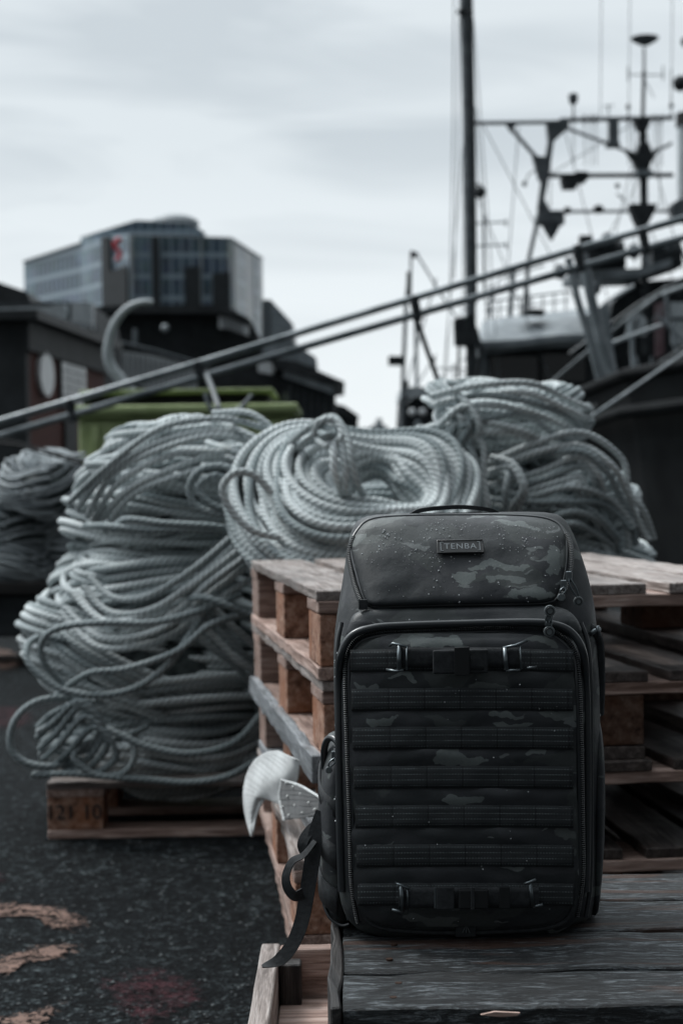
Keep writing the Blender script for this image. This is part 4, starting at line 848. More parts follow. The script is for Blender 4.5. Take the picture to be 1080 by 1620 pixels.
# side pocket at the left with two compression bands
pk = shell('side_pocket', [(1467, 528, 555, .06, .15), (1462, 518, 560, .045, .165), (1440, 511, 562, .036, .175), (1400, 507, 562, .030, .18), (1340, 505, 562, .028, .18), (1280, 507, 562, .030, .18), (1230, 511, 560, .034, .178), (1195, 514, 558, .04, .172), (1175, 518, 555, .05, .165), (1168, 524, 552, .06, .15)], M['camo'], bp, e=2.6, wob=0.004, seed=4)
def wrap(name, y0, y1, h, parent):
    vs, fs = [], []; n_ = 26
    for i in range(n_):
        t = i / (n_ - 1); ang = math.pi * (0.55 + 0.95 * t); cs, sn = math.cos(ang), math.sin(ang); k = (abs(cs) ** 2.6 + abs(sn) ** 2.6) ** (-1 / 2.6)
        ym = 0.105; px = 535 + 32 * cs * k; yy = ym + 0.078 * sn * k; py = y0 + (y1 - y0) * t
        for s_ in (0, 1):
            p = B(px, py + h * s_, ym); vs.append(Vector((p.x - .0, yy, p.z)))
    for i in range(n_ - 1): fs.append((2 * i, 2 * i + 1, 2 * i + 3, 2 * i + 2))
    o = mesh(name, vs, fs, M['strap'], parent, True); s_ = o.modifiers.new('solid', 'SOLIDIFY'); s_.thickness = 0.003; return o
wrap('compression_band', 1262, 1318, 36, pk); wrap('compression_band', 1338, 1384, 38, pk); wrap('compression_band', 1196, 1250, 26, pk)
path3('pocket_zip', [B(a, b_, y_) for a, b_, y_ in [(513, 1215, .07), (513, 1185, .06), (520, 1168, .052), (532, 1172, .040), (540, 1196, .030), (543, 1225, .024)]], 0.0042, M['gloss'], pk, k=8)
pull(529, 1196, 520, 1218, 0.036, pk, ring=False, r=0.004)
path3('pocket_piping', [B(a, b_, y_) for a, b_, y_ in [(512, 1430, .05), (522, 1452, .042), (540, 1464, .035), (553, 1462, .03)]], 0.0022, M['gloss'], pk)
# right side pocket, tripod sleeve and its buckle
pr = shell('side_pocket', [(1462, 925, 938, .06, .16), (1440, 920, 944, .045, .17), (1340, 920, 948, .04, .175), (1220, 920, 950, .04, .175), (1160, 920, 951, .045, .17), (1140, 922, 948, .055, .16), (1120, 925, 940, .07, .15)], M['camo'], bp, e=2.4, wob=0.004, seed=9)
path3('pocket_edge', [B(a, b_, y_) for a, b_, y_ in [(928, 1148, .03), (938, 1142, .05), (946, 1132, .07), (950, 1128, .09)]], 0.0022, M['metal'], pr)
path3('side_strap', [B(a, b_, y_) for a, b_, y_ in [(926, 990, .05), (938, 1000, .05), (946, 1020, .06), (948, 1080, .07), (946, 1130, .08)]], 0.0065, M['strap'], bp)
sb_ = MB(); sb_.tube([B(931, 1004, .03), B(940, 998, .03), B(948, 996, .035)], 0.003, 8); sb_.tube([B(944, 990, .03), B(947, 1006, .03)], 0.0024, 8); sb_.build('side_buckle', M['metal'], bp, smooth=True)
path3('side_piping', [B(a, b_, y_) for a, b_, y_ in [(918, 985, .02), (932, 1040, .014), (934, 1200, .012), (934, 1380, .012), (926, 1450, .014)]], 0.0028, M['gloss'], bp)
path3('side_piping', [B(a, b_, y_) for a, b_, y_ in [(540, 985, .026), (533, 1040, .016), (536, 1200, .012), (541, 1380, .012), (552, 1455, .016)]], 0.0028, M['gloss'], bp)
# dangling strap at the lower left
def ribbon(name, pts, w, m, parent, k=14, th=0.0014, wdir=None, yy=0.09):
    q = smoothpath([Vector((a, b_, 0)) for a, b_ in pts], k); vs, fs = [], []
    for i, p in enumerate(q):
        t = (q[min(i + 1, len(q) - 1)] - q[max(i - 1, 0)]).normalized(); nn = Vector((-t.y, t.x, 0)); ww = (w(i / (len(q) - 1)) if callable(w) else w) / 2
        tw = 0.007
        vs += [B(p.x - nn.x * ww, p.y - nn.y * ww, yy - tw / 2), B(p.x + nn.x * ww, p.y + nn.y * ww, yy + tw / 2)]
    for i in range(len(q) - 1): fs.append((2 * i, 2 * i + 1, 2 * i + 3, 2 * i + 2))
    o = mesh(name, vs, fs, m, parent, False); s_ = o.modifiers.new('solid', 'SOLIDIFY'); s_.thickness = th; return o
ds = ribbon('dangling_strap', [(512, 1285), (500, 1320), (492, 1370), (484, 1420), (476, 1460), (462, 1494), (442, 1518), (414, 1528)], lambda t: 26 - 6 * t if t < 0.85 else 21 - 120 * (t - 0.85), M['strap'], bp, yy=0.05)
ribbon('strap_loop', [(498, 1330), (480, 1352), (462, 1362), (452, 1384), (454, 1404), (466, 1418), (480, 1414)], lambda t: 7 + 10 * t, M['strap'], ds, yy=0.045)
ribbon('strap_loop', [(506, 1300), (488, 1316), (478, 1336), (486, 1352), (500, 1350)], 16, M['strap'], ds, yy=0.055)
# raindrops
M['drop'] = mat('water_drop', (0.9, 0.93, 0.95), 0.04, spec=1.0); M['drop'].node_tree.nodes['Principled BSDF'].inputs['Transmission Weight'].default_value = 0.5; M['drop'].node_tree.nodes['Principled BSDF'].inputs['IOR'].default_value = 1.33  # whitish half-opaque body paints in the sky the drops would reflect
rng = random.Random(5); dm = MB()
def drop(px, py, y, r, st_=1.0): dm.ball(B(px, py, y) , r, st_, 6)
dn = 0
while dn < 620:
    x, y = rng.uniform(562, 892), rng.uniform(816, 955); dens = max(0.10, 1 - (y - 818) / 85) * (0.35 + 1.0 * max(0, noise.noise(Vector((x * .012, y * .03, 4))) + .35))
    if rng.random() > dens: continue
    # stay on the lid
    if x < 560 + (y - 816) * 0.12 or x > 893 - (y - 816) * 0.05: continue
    t = ((x - 728) / 168, (y - 888) / 70); f_ = (abs(t[0]) ** 5 + abs(t[1]) ** 5) ** .2
    if f_ > 0.96: continue
    h = 0.014 * max(0, 1 - f_ ** 10) ** .5; drop(x, y, lidy(x, y) - h, rng.choice((.0004, .0005, .0006, .0008, .0011) if rng.random() < .4 else (.0003, .0004, .0005))); dn += 1
for _ in range(130): x = rng.uniform(600, 870); drop(x, 984 + rng.uniform(-4, 4) + (x < 640) * 3, comp_y(x, 990) - 0.0068, rng.choice((.0005, .0008, .0011)))
for _ in range(28): x = rng.uniform(560, 905); y = rng.uniform(1015, 1460); drop(x, y, pan_y(x, y) - .0038, rng.choice((.0004, .0006, .0008)))
for _ in range(110): y = rng.uniform(1030, 1300); x = 533 + rng.gauss(0, 2.0); drop(x, y, 0.010 + rng.uniform(0, .01), rng.choice((.0005, .0008, .0011)))
for _ in range(90): y = rng.uniform(1180, 1440); x = rng.uniform(512, 548); drop(x, y, 0.034 + 0.0012 * abs(x - 540) - .001, rng.choice((.0005, .0008, .001)))
tag(dm.build('raindrops', M['drop'], bp, smooth=True), kind='stuff')
# ------------------------------------------------------------------ background, each thing at its own distance
def TP(mb, pts, tpx, d, n=10, sm=False, k=6):
    q = [P(p[0], p[1], p[2] if len(p) > 2 else d) for p in pts]
    if sm: q = smoothpath(q, k)
    r = [tpx / 2 * d / FPX] * len(q) if not hasattr(tpx, '__len__') else [tpx[0] / 2 * d / FPX + (tpx[1] - tpx[0]) / 2 * d / FPX * i / (len(q) - 1) for i in range(len(q))]
    return mb.tube(q, r, n)
def PX(mb, pts, d, thick): return mb.poly([P(a, b_, d) for a, b_ in pts], thick)
def E(name, px, py, d, label, cat, group=None):
    p = P(px, py, d); return empty(name, (p.x, p.y, 0), (0, 0, 0), label, cat, group)
def part(name, par, m, fn, **k):
    mb = MB(); fn(mb); return mb.build(name, M[m] if isinstance(m, str) else m, par, world=True, **k)
def rect(x0, y0, x1, y1): return [(x0, y0), (x1, y0), (x1, y1), (x0, y1)]

# green waste container
g = E('waste_container', 292, 700, 12, 'green steel waste container with its lid raised, behind the tall rope heap', 'container')
a, b_ = P(125, 690, 12), P(460, 690, 12); zt = P(290, 645, 12).z; w = b_.x - a.x; g.location = (a.x, 12, 0)
MB().box(0, w, 0, 1.1, 0.16, zt - 0.075).build('body', M['green'], g, bevel=0.02)
for i in range(7): x = 0.12 + i * (w - 0.24) / 6; MB().box(x - 0.025, x + 0.025, -0.03, 0.0, 0.2, zt - 0.12).build('rib', M['green'], g, bevel=0.006)
MB().box(-0.04, w + 0.04, -0.045, 1.14, zt - 0.072, zt - 0.040).build('rim', M['green_dark'], g, bevel=0.01)
MB().box(-0.055, w + 0.055, -0.06, 1.16, zt - 0.038, zt + 0.02).build('rim', M['green'], g, bevel=0.014)
for x in (0.02, w - 0.06): MB().box(x, x + 0.04, 0.1, 0.14, zt + 0.02, zt + 0.10).build('lid_post', M['black_steel'], g)
MB().box(0.0, w - 0.12, 0.04, 1.12, zt + 0.10, zt + 0.135).build('lid', M['green_dark'], g, bevel=0.012)
MB().box(0.02, w - 0.16, 0.2, 1.10, zt + 0.021, zt + 0.099).build('load', M['rubber'], g, bevel=0.012)  # black box filling the gap under the raised lid
for x in (0.15, w - 0.15):
    for y in (0.15, 0.95): MB().tube([(x - 0.03, y, 0.08), (x + 0.03, y, 0.08)], 0.08, 16).build('wheel', M['rubber'], g)
for x in (-0.045, w + 0.005): MB().box(x, x + 0.04, 0.3, 0.5, zt - 0.2, zt - 0.1).build('lifting_lug', M['green_dark'], g, bevel=0.005)

# curved davit arm
dv = E('curved_davit', 208, 620, 16, 'curved white davit arm rising above the green container', 'davit')
part('arm', dv, 'pale_grey', lambda m: TP(m, [(242, 478), (222, 479), (202, 488), (184, 508), (174, 535), (171, 560), (176, 580), (190, 600), (208, 622)], (9, 21), 16, 14, True), smooth=True)
p_ = P(208, 618, 16)
mb = MB(); mb.tube([p_, (p_.x, p_.y, 0)], 0.065, 14); mb.build('post', M['pale_grey'], dv, world=True, smooth=True)

# twin tube boom crossing the view
bm = E('twin_tube_boom', 600, 560, 11, 'long slanting boom of two parallel steel tubes crossing in front of the sky', 'boom')
L1 = [(-860, 926), (0, 667), (320, 573), (650, 473), (915, 393), (1080, 346), (1500, 222)]
L2 = [(-860, 948), (0, 690), (320, 596), (650, 500), (915, 423), (1080, 376), (1500, 252)]
part('tube', bm, 'galv', lambda m: TP(m, L1, 11.5, 11, 14), smooth=True); part('tube', bm, 'galv', lambda m: TP(m, L2, 11.5, 11, 14), smooth=True)
for (x, y0, y1) in [(312, 572, 602), (654, 468, 508), (912, 388, 430), (1015, 362, 402), (110, 632, 668)]:
    part('clamp', bm, 'black_steel', lambda m: TP(m, [(x, y0), (x + 7, y1)], 15, 11.0, 10))
part('strut', bm, 'black_steel', lambda m: TP(m, [(657, 500), (676, 556), (706, 640)], 8, 11.02))
# grapnel
gr = E('grapnel', 350, 640, 10.6, 'dark grapnel hook hanging from the slanting boom over the domed rope coil', 'grapnel')
part('shank', gr, 'dark_grey', lambda m: TP(m, [(326, 590, 11), (336, 615, 10.7), (346, 645, 10.5), (352, 662, 10.5)], 9, 10.6))
part('fluke', gr, 'mid_grey', lambda m: TP(m, [(350, 656), (366, 656), (384, 642), (399, 624)], (13, 5), 10.5, 10, True), smooth=True)
part('fluke', gr, 'mid_grey', lambda m: TP(m, [(352, 655), (340, 652), (330, 640), (324, 622)], (13, 4), 10.6, 10, True), smooth=True)
part('fluke', gr, 'dark_grey', lambda m: TP(m, [(352, 652), (362, 668), (378, 682)], (14, 8), 10.4, 10, True), smooth=True)
cb_ = MB(); TP(cb_, [(-60, 700), (20, 704), (90, 722), (160, 745), (200, 768)], 4, 6.5, 8, True); TP(cb_, [(-60, 690), (20, 698), (100, 720), (150, 736), (200, 760)], 3, 6.6, 8, True)
tag(cb_.build('black_cable', M['rubber'], smooth=True), 'sagging pair of black cables above the dim rope coils at the far left', 'cable')

# brick house at the left
M['brick'] = None
def brick():
    m = mat('red_brown_brick', (0.1, 0.04, 0.03), 0.8, spec=0.2); t, b = NT(m); bt = nd(t, 'ShaderNodeTexBrick', i_Scale=5.0); bt.inputs['Color1'].default_value = (0.16, 0.060, 0.048, 1); bt.inputs['Color2'].default_value = (0.11, 0.045, 0.038, 1); bt.inputs['Mortar'].default_value = (0.05, 0.042, 0.04, 1)
    v = coords(t, (1, 1, 1), rnd=False, rot=(R_(90), 0, 0)); t.links.new(v, bt.inputs[0]); t.links.new(bt.outputs[0], b.inputs['Base Color']); return m
M['brick'] = brick()
M['black_wall'] = grime('black_tarred_wall', (0.022, 0.026, 0.028), (0.038, 0.043, 0.047), 2, 0.7)
M['roof'] = grime('dark_roofing', (0.016, 0.019, 0.021), (0.032, 0.036, 0.039), 2, 0.6)
c0 = P(45, 500, 30); c1 = P(165, 545, 36); zr = c0.z
hs = empty('brick_house', (c0.x, c0.y, 0), (0, 0, 0), 'low brick house with an oval sign and a white paned window, at the left edge', 'house')
ux = Vector((c1.x - c0.x, c1.y - c0.y, 0)); Lh = ux.length; ux.normalize(); nx_ = Vector((ux.y, -ux.x, 0))
hm = Matrix(((ux.x, -nx_.x, 0, 0), (ux.y, -nx_.y, 0, 0), (0, 0, 1, 0), (0, 0, 0, 1)))
hs.rotation_euler = hm.to_euler()
MB().box(0.01, Lh, 0, 6, 0, zr - 0.1).build('side_wall', M['brick'], hs)
MB().box(-0.2, 0.0, -0.004, 6.004, 0, zr - 0.1).build('front_wall', M['black_wall'], hs)
MB().box(-0.5, Lh + 0.4, -0.3, 6.3, zr - 0.1, zr + 0.06).build('eaves', M['roof'], hs)
MB().box(-0.3, Lh + 0.3, -0.09, -0.01, zr - 0.62, zr - 0.101).build('fascia', M['black_wall'], hs)
def onwall(px, py):   # metres along and up the brick wall where the sight line of this pixel meets it
    a = CM.translation; v = P(px, py, 1) - a; o_ = c0 - a
    t = (o_.x * nx_.x + o_.y * nx_.y) / (v.x * nx_.x + v.y * nx_.y); q = a + v * t; return (Vector((q.x - c0.x, q.y - c0.y, 0)).dot(ux), q.z)
u0, v0 = onwall(57, 592); u1, v1 = onwall(79, 592); _, vt = onwall(68, 558); _, vb = onwall(68, 627)
os_ = MB(); os_.add(*[[((u0 + u1) / 2 + (u1 - u0) / 2 * math.cos(q), y, (vt + vb) / 2 + (vt - vb) / 2 * math.sin(q)) for y in (-0.09, -0.01) for q in np.linspace(0, 2 * math.pi, 32, endpoint=False)], [tuple(range(32)), tuple(range(63, 31, -1))] + [(i, 32 + i, 32 + (i + 1) % 32, (i + 1) % 32) for i in range(32)]])
os_.build('oval_sign', M['white'], hs)
u0, _ = onwall(94, 600); u1, _ = onwall(131, 600); _, vt = onwall(112, 578); _, vb = onwall(112, 640)
wn = MB().box(u0 - 0.1, u1 + 0.1, -0.05, -0.004, vb - 0.1, vt + 0.1).build('window', M['black_wall'], hs)
MB().box(u0, u1, -0.07, -0.052, vb, vt).build('pane', M['white'], wn)
gl = MB()
for i in range(1, 4): x = u0 + (u1 - u0) * i / 4; gl.box(x - 0.012, x + 0.012, -0.085, -0.071, vb, vt)
for i in range(1, 5): z = vb + (vt - vb) * i / 5; gl.box(u0, u1, -0.0845, -0.0715, z - 0.012, z + 0.012)
gl.build('glazing_bars', M['mid_grey'], wn)
u0, _ = onwall(100, 690); u1, _ = onwall(118, 690); _, vt = onwall(112, 655)
MB().box(u0, u1, -0.06, -0.005, 0, vt).build('door', M['black_wall'], hs)
# pale upper storey behind the brick house
w2 = E('white_house', 70, 520, 48, 'pale low building seen above the eaves of the brick house', 'house')
part('wall', w2, 'black_wall', lambda m: PX(m, [(-120, 478), (140, 478), (150, 520), (150, 700), (-120, 700)], 48.6, 6))
part('balcony_band', w2, 'pale_grey', lambda m: PX(m, [(-20, 488), (88, 484), (88, 499), (-20, 502)], 48, 0.3))
part('gable', w2, 'pale_grey', lambda m: PX(m, rect(84, 481, 104, 512), 48, 0.5))
part('gable', w2, 'pale_grey', lambda m: PX(m, [(113, 477), (146, 480), (146, 520), (113, 516)], 48, 0.5))
part('railing', w2, 'dark_grey', lambda m: [TP(m, [(100 + 9 * i, 508 + i), (100 + 9 * i, 530 + i)], 2.5, 47.5) for i in range(7)] + [TP(m, [(98, 507), (160, 516)], 2.5, 47.5)])
w3 = E('dark_gabled_house', 0, 470, 56, 'dark gabled roof at the left edge in front of the glass office tower', 'house')
part('roof', w3, 'roof', lambda m: PX(m, [(-160, 400), (-60, 430), (0, 447), (42, 461), (50, 478), (-160, 478)], 56, 8))
part('wall', w3, 'black_wall', lambda m: PX(m, [(-150, 478), (44, 478), (44, 700), (-150, 700)], 56.3, 7))

# dark waterside hall
pv = E('waterside_hall', 280, 600, 62, 'large dark waterside hall with stepped flat roofs and a white window strip', 'hall')
part('lower_storey', pv, 'black_wall', lambda m: PX(m, [(150, 560), (455, 590), (455, 705), (150, 705)], 62.6, 12))
part('upper_storey', pv, 'black_wall', lambda m: PX(m, [(160, 490), (372, 490), (400, 520), (420, 560), (430, 610), (160, 600)], 63, 10))
part('roof', pv, 'roof', lambda m: PX(m, [(148, 484), (352, 482), (392, 502), (398, 510), (352, 496), (148, 495)], 62, 12))
part('window_strip', pv, 'white', lambda m: PX(m, [(346, 500), (362, 503), (393, 516), (393, 531), (362, 520), (346, 519)], 62.2, 0.2))  # white panes paint the sky reflected in the glass
part('window_mullion', pv, 'dark_grey', lambda m: [PX(m, rect(352 + 6 * i, 500 + 2 * i, 353.4 + 6 * i, 520 + 2 * i), 62.1, 0.08) for i in range(6)])
part('window_strip', pv, 'white', lambda m: PX(m, [(178, 553), (240, 562), (312, 580), (312, 622), (240, 620), (178, 590)], 62.3, 0.2))  # white again for reflected sky painted on the glass
part('window_mullion', pv, 'mid_grey', lambda m: [PX(m, rect(186 + 8 * i, 553 + 1.6 * i, 187.5 + 8 * i, 622), 62.2, 0.08) for i in range(16)])
part('sloped_rafter', pv, 'dark_grey', lambda m: TP(m, [(182, 540), (250, 556), (330, 580)], 6, 61.6))
part('column', pv, 'mid_grey', lambda m: TP(m, [(214, 520), (214, 552)], 8, 61.8))
part('wall_lamp', pv, 'pale_grey', lambda m: m.ball(P(261, 519, 61.8), 0.15))
part('wing_wall', pv, 'black_wall', lambda m: PX(m, [(448, 592), (530, 620), (530, 700), (448, 700)], 60.4, 8))
part('wing_slat', pv, 'dark_grey', lambda m: [PX(m, rect(458 + 11 * i, 606 + 3.4 * i, 460.5 + 11 * i, 690), 60.3, 0.08) for i in range(7)])
part('wing_roof', pv, 'roof', lambda m: PX(m, [(432, 566), (470, 572), (545, 604), (528, 606), (432, 582)], 59.6, 9))
part('fascia', pv, 'pale_grey', lambda m: PX(m, [(448, 584), (527, 612), (527, 623), (448, 596)], 59.9, 0.3))
part('dormer', pv, 'mid_grey', lambda m: PX(m, [(415, 536), (462, 540), (500, 566), (500, 582), (462, 572), (415, 566)], 61, 4))
part('window', pv, 'white', lambda m: PX(m, [(408, 570), (430, 574), (430, 592), (408, 588)], 60.5, 0.2))
part('base_band', pv, 'mid_grey', lambda m: PX(m, [(455, 668), (530, 676), (530, 690), (455, 684)], 60.1, 0.3))
sh_ = E('waterfront_shed', 548, 670, 90, 'small dark shed at the quay end beyond the hall', 'shed')
part('wall', sh_, 'black_wall', lambda m: PX(m, [(524, 646), (566, 662), (566, 706), (524, 706)], 90, 6)); part('roof', sh_, 'roof', lambda m: PX(m, [(520, 636), (545, 642), (568, 658), (566, 664), (520, 648)], 89.6, 7))
sh2 = E('stepped_block', 445, 500, 150, 'dark stepped block with a slanted side just right of the glass tower', 'building')
part('wall', sh2, 'dark_grey', lambda m: PX(m, [(414, 474), (428, 474), (463, 512), (463, 620), (414, 620)], 150, 12)); part('slanted_side', sh2, 'mid_grey', lambda m: PX(m, [(429, 477), (462, 514), (462, 560), (429, 540)], 149.5, 0.4))  # slanted side in a lighter grey than the wall
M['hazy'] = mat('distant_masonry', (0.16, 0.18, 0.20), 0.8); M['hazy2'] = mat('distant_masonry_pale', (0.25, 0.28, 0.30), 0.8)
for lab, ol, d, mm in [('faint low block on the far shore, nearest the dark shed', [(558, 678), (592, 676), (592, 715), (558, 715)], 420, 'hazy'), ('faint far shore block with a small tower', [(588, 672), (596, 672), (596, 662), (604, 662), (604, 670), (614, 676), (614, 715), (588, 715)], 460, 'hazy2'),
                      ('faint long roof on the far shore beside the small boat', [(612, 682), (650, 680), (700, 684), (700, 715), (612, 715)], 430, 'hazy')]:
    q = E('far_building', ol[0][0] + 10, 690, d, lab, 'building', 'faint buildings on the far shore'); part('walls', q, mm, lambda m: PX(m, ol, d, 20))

# glass office tower
def facade(name, a, b_, c_, sx, sz, lo=0.5, hi=0.56):
    m = mat(name, a, 0.35, spec=0.4); t, b = NT(m); v = coords(t, (1, 1, 1), rnd=False); s = nd(t, 'ShaderNodeSeparateXYZ'); t.links.new(v, s.inputs[0])
    fx = mth(t, 'LESS_THAN', mth(t, 'FRACT', mth(t, 'MULTIPLY', s.outputs[0], 1 / sx)), 0.16); fz = mth(t, 'LESS_THAN', mth(t, 'FRACT', mth(t, 'MULTIPLY', s.outputs[2], 1 / sz)), 0.22)
    n_ = tnoise(t, coords(t, (0.06, 0.06, 0.05), rnd=False), 1.4, 2, 0.4); vor = nd(t, 'ShaderNodeTexVoronoi', i_Scale=0.5); t.links.new(v, vor.inputs[0])
    c = ramp(t, n_, [(lo, a), (hi, b_)]); c = mixc(t, 0.18, c, vor.outputs['Color'], 'MULTIPLY'); c = mixc(t, mth(t, 'MAXIMUM', fx, fz), c, c_); t.links.new(c, b.inputs['Base Color']); return m
M['fac'] = facade('blue_grey_curtain_wall', (0.18, 0.255, 0.32), (0.09, 0.135, 0.175), (0.33, 0.41, 0.47), 1.6, 3.4)  # darker patches in the colour paint reflections of the surroundings
M['fac2'] = facade('pale_ribbed_cladding', (0.34, 0.385, 0.41), (0.27, 0.31, 0.335), (0.42, 0.46, 0.48), 1.4, 40, 0.4, 0.6)
def tp(px, py, d): return P(px, py, d)
tw = E('office_tower', 240, 600, 275, 'tall blue grey glass office tower with a red emblem near its roof', 'office building')
def facet(name, pts, m, inward=6):
    """pts: (px_left, py_top, d) , (px_right, py_top, d): a wall panel down to the ground with real depth"""
    (xa, ya, da), (xb, yb, db_) = pts; A, B2 = P(xa, ya, da), P(xb, yb, db_); dirv = Vector((B2.x - A.x, B2.y - A.y, 0)).normalized(); nin = Vector((-dirv.y, dirv.x, 0)) * inward
    # local frame so that X runs along the wall
    o = empty('w', (0, 0, 0)); bpy.data.objects.remove(o)
    Lw = (Vector((B2.x - A.x, B2.y - A.y, 0))).length; v, f = box(0, Lw, 0, inward, 0, 1); v = [(x, y, z * (A.z + (B2.z - A.z) * x / Lw)) for x, y, z in v]
    ob = mesh(name, v, f, M[m], tw); ang = math.atan2(dirv.y, dirv.x); ob.location = (A.x - tw.location.x, A.y - tw.location.y, 0); ob.rotation_euler = (0, 0, ang); return ob
facet('left_wing_facade', ((38, 414, 302), (130, 384, 285)), 'fac'); facet('middle_facade', ((128, 376, 285), (206, 370, 268)), 'fac'); facet('main_facade', ((204, 372, 268), (366, 377, 270)), 'fac'); facet('right_facade', ((365, 376, 270), (415, 408, 298)), 'fac2')
facet('recessed_bay', ((240, 374, 267.6), (252, 374, 267.6)), 'black_wall', 0.5); facet('corner_pier', ((204, 371, 267.4), (212, 371, 267.4)), 'fac2', 0.5); facet('recessed_bay', ((160, 375, 276.2), (172, 374, 273.8)), 'black_wall', 0.5); facet('corner_pier', ((316, 376, 268.9), (319, 376, 268.9)), 'fac2', 0.5); facet('corner_pier', ((364, 377, 269.2), (371, 378, 270.5)), 'fac2', 0.5)
facet('painted_reflection', ((292, 424, 268.3), (316, 420, 268.4)), 'black_wall', 0.4); facet('painted_reflection', ((336, 433, 269.0), (363, 430, 269.2)), 'black_wall', 0.4); facet('painted_reflection', ((170, 430, 273.5), (200, 420, 268.2)), 'black_wall', 0.3)  # matte dark panels painted in place of reflections in the glass
facet('right_bay', ((376, 384, 275.6), (388, 392, 282)), 'fac', 0.5); facet('right_bay', ((402, 401, 289.6), (411, 407, 294.6)), 'fac', 0.5)
part('upper_block', tw, 'fac', lambda m: (PX(m, [(128, 378), (215, 352), (300, 355), (324, 370), (324, 420), (128, 420)], 290, 25)))
part('parapet', tw, 'mid_grey', lambda m: (TP(m, [(128, 377), (215, 350), (300, 353), (324, 370)], 4, 289.5), TP(m, [(38, 414, 301.6), (130, 384, 284.6)], 4, 293), TP(m, [(204, 372, 267.4), (366, 377, 269.4), (415, 409, 297.4)], 3.5, 270)))
part('roof_dome', tw, 'mid_grey', lambda m: (m.ball(P(277, 355, 294), 4.2, 0.40, 20), PX(m, rect(262, 343, 292, 356), 293, 5)))
part('red_emblem', tw, 'red', lambda m: [TP(m, [(190, 378), (184, 381), (182, 388), (186, 395), (190, 401), (189, 408), (183, 411)], 7.0, 266.5, 8, True)] + [PX(m, [(183, 380), (190, 376), (193, 379), (189, 386)], 266.7, 0.3)])

# ------------------------------------------------------------------ fishing boat at the right
BD = 26.0
bt = empty('fishing_boat', (P(960, 700, 22).x, 22, 0), (0, 0, 0), 'large dark fishing boat with tall mast, gantry and radar post, moored at the right', 'boat')
hull = []
secs = [(12.2, 2.75, 1.75), (13.5, 2.25, 1.72), (16, 2.0, 1.62), (20, 1.95, 1.52), (26, 1.95, 1.45), (33, 2.1, 1.5), (37, 2.9, 1.7)]
vs, fs = [], []
for (y, x, z) in secs:
    xr_ = 8.0 - (x - 1.95) * 0.9
    vs += [(x, y, z), (x + 0.10, y, z - 0.5), (x + 0.22, y, 0.2), (x + 0.6, y, -1.8), (xr_ - 0.6, y, -1.8), (xr_, y, z)]
for i in range(len(secs) - 1):
    for j in range(6): fs.append((i * 6 + j, i * 6 + (j + 1) % 6, i * 6 + 6 + (j + 1) % 6, i * 6 + 6 + j))
fs.append(tuple(range(5, -1, -1))); fs.append(tuple(36 + j for j in range(6)))
mesh('hull', vs, fs, M['hull'], bt, world=True)
rb = MB(); rb.tube([Vector((x - 0.03, y, z - 0.28)) for y, x, z in secs], 0.05); rb.build('rubbing_strake', M['hull'], bt, world=True)
gw = MB(); gw.tube([Vector((x, y, z + 0.02)) for y, x, z in secs], 0.05); gw.build('gunwale', M['hull'], bt, world=True)
def bpart(name, m, fn, **k): return part(name, bt, m, fn, **k)
bpart('main_mast', 'dark_grey', lambda m: TP(m, [(733, -120), (735, 0), (741, 240), (744, 480), (746, 640)], 17, BD, 16), smooth=True)
bpart('mast_track', 'black_steel', lambda m: TP(m, [(743.5, -120), (745, 0), (750, 240), (752, 480)], 5, BD - 0.12))
bpart('mast_crosstree', 'black_steel', lambda m: (TP(m, [(722, 19), (748, 19)], 6, BD - 0.2), TP(m, [(731, 14), (731, 26)], 8, BD - 0.2)))
for pts in [[(718, -60), (716, 200), (712, 440), (704, 620)], [(728, -60), (724, 200), (718, 440)], [(748, 30), (770, 330), (790, 620)], [(733, -60), (732, 480)], [(752, 170), (765, 360), (772, 600)], [(820, 200), (800, 460)], [(744, 560), (640, 640)], [(750, 300), (870, 600)]]:
    bpart('rigging_line', 'mid_grey', lambda m: TP(m, pts, 1.8, BD + 0.3, 5))
bpart('floodlight', 'black_steel', lambda m: (m.ball(P(759, 304, BD - .2), 0.085, 1.2), TP(m, [(746, 290), (759, 292), (759, 300)], 3, BD - .2), TP(m, [(763, 315), (766, 470)], 3, BD - .1)))
bpart('mast_winch', 'black_steel', lambda m: (PX(m, [(718, 505), (748, 495), (754, 520), (748, 548), (720, 545)], BD - .3, .3), TP(m, [(726, 545), (724, 600)], 5, BD - .3), TP(m, [(752, 520), (760, 560), (752, 610)], 8, BD - .3)))
bpart('porthole_ring', 'pale_grey', lambda m: [m.add(*tube_raw([P(733 + 5 * math.cos(q), y + 5 * math.sin(q), BD - .4) for q in np.linspace(0, 6.283, 14, endpoint=False)], .012, 6, True)) for y in (481, 497)])
# gantry
bpart('gantry_beam', 'dark_grey', lambda m: TP(m, [(748, 195), (885, 193)], 6.5, BD))
bpart('gantry_beam', 'dark_grey', lambda m: TP(m, [(885, 190), (1064, 186)], 7.5, BD))
bpart('gantry_beam', 'black_steel', lambda m: TP(m, [(862, 278), (1064, 277)], 7.5, BD))
bpart('gantry_beam', 'dark_grey', lambda m: TP(m, [(858, 335), (1062, 334)], 5, BD))
bpart('gantry_leg', 'dark_grey', lambda m: (PX(m, [(864, 192), (898, 188), (900, 200), (876, 222), (866, 290), (858, 330), (850, 330), (856, 285), (867, 222)], BD - .06, .18), TP(m, [(856, 320), (836, 410), (828, 500)], 7, BD)))
bpart('gantry_brace', 'dark_grey', lambda m: (TP(m, [(803, 198), (852, 254)], 6.5, BD), PX(m, [(800, 195), (818, 195), (808, 208)], BD - .04, .1), PX(m, [(842, 246), (868, 248), (862, 292), (852, 282)], BD - .07, .16)))
bpart('gantry_brace', 'dark_grey', lambda m: TP(m, [(896, 203), (950, 223), (1008, 246)], 5, BD))
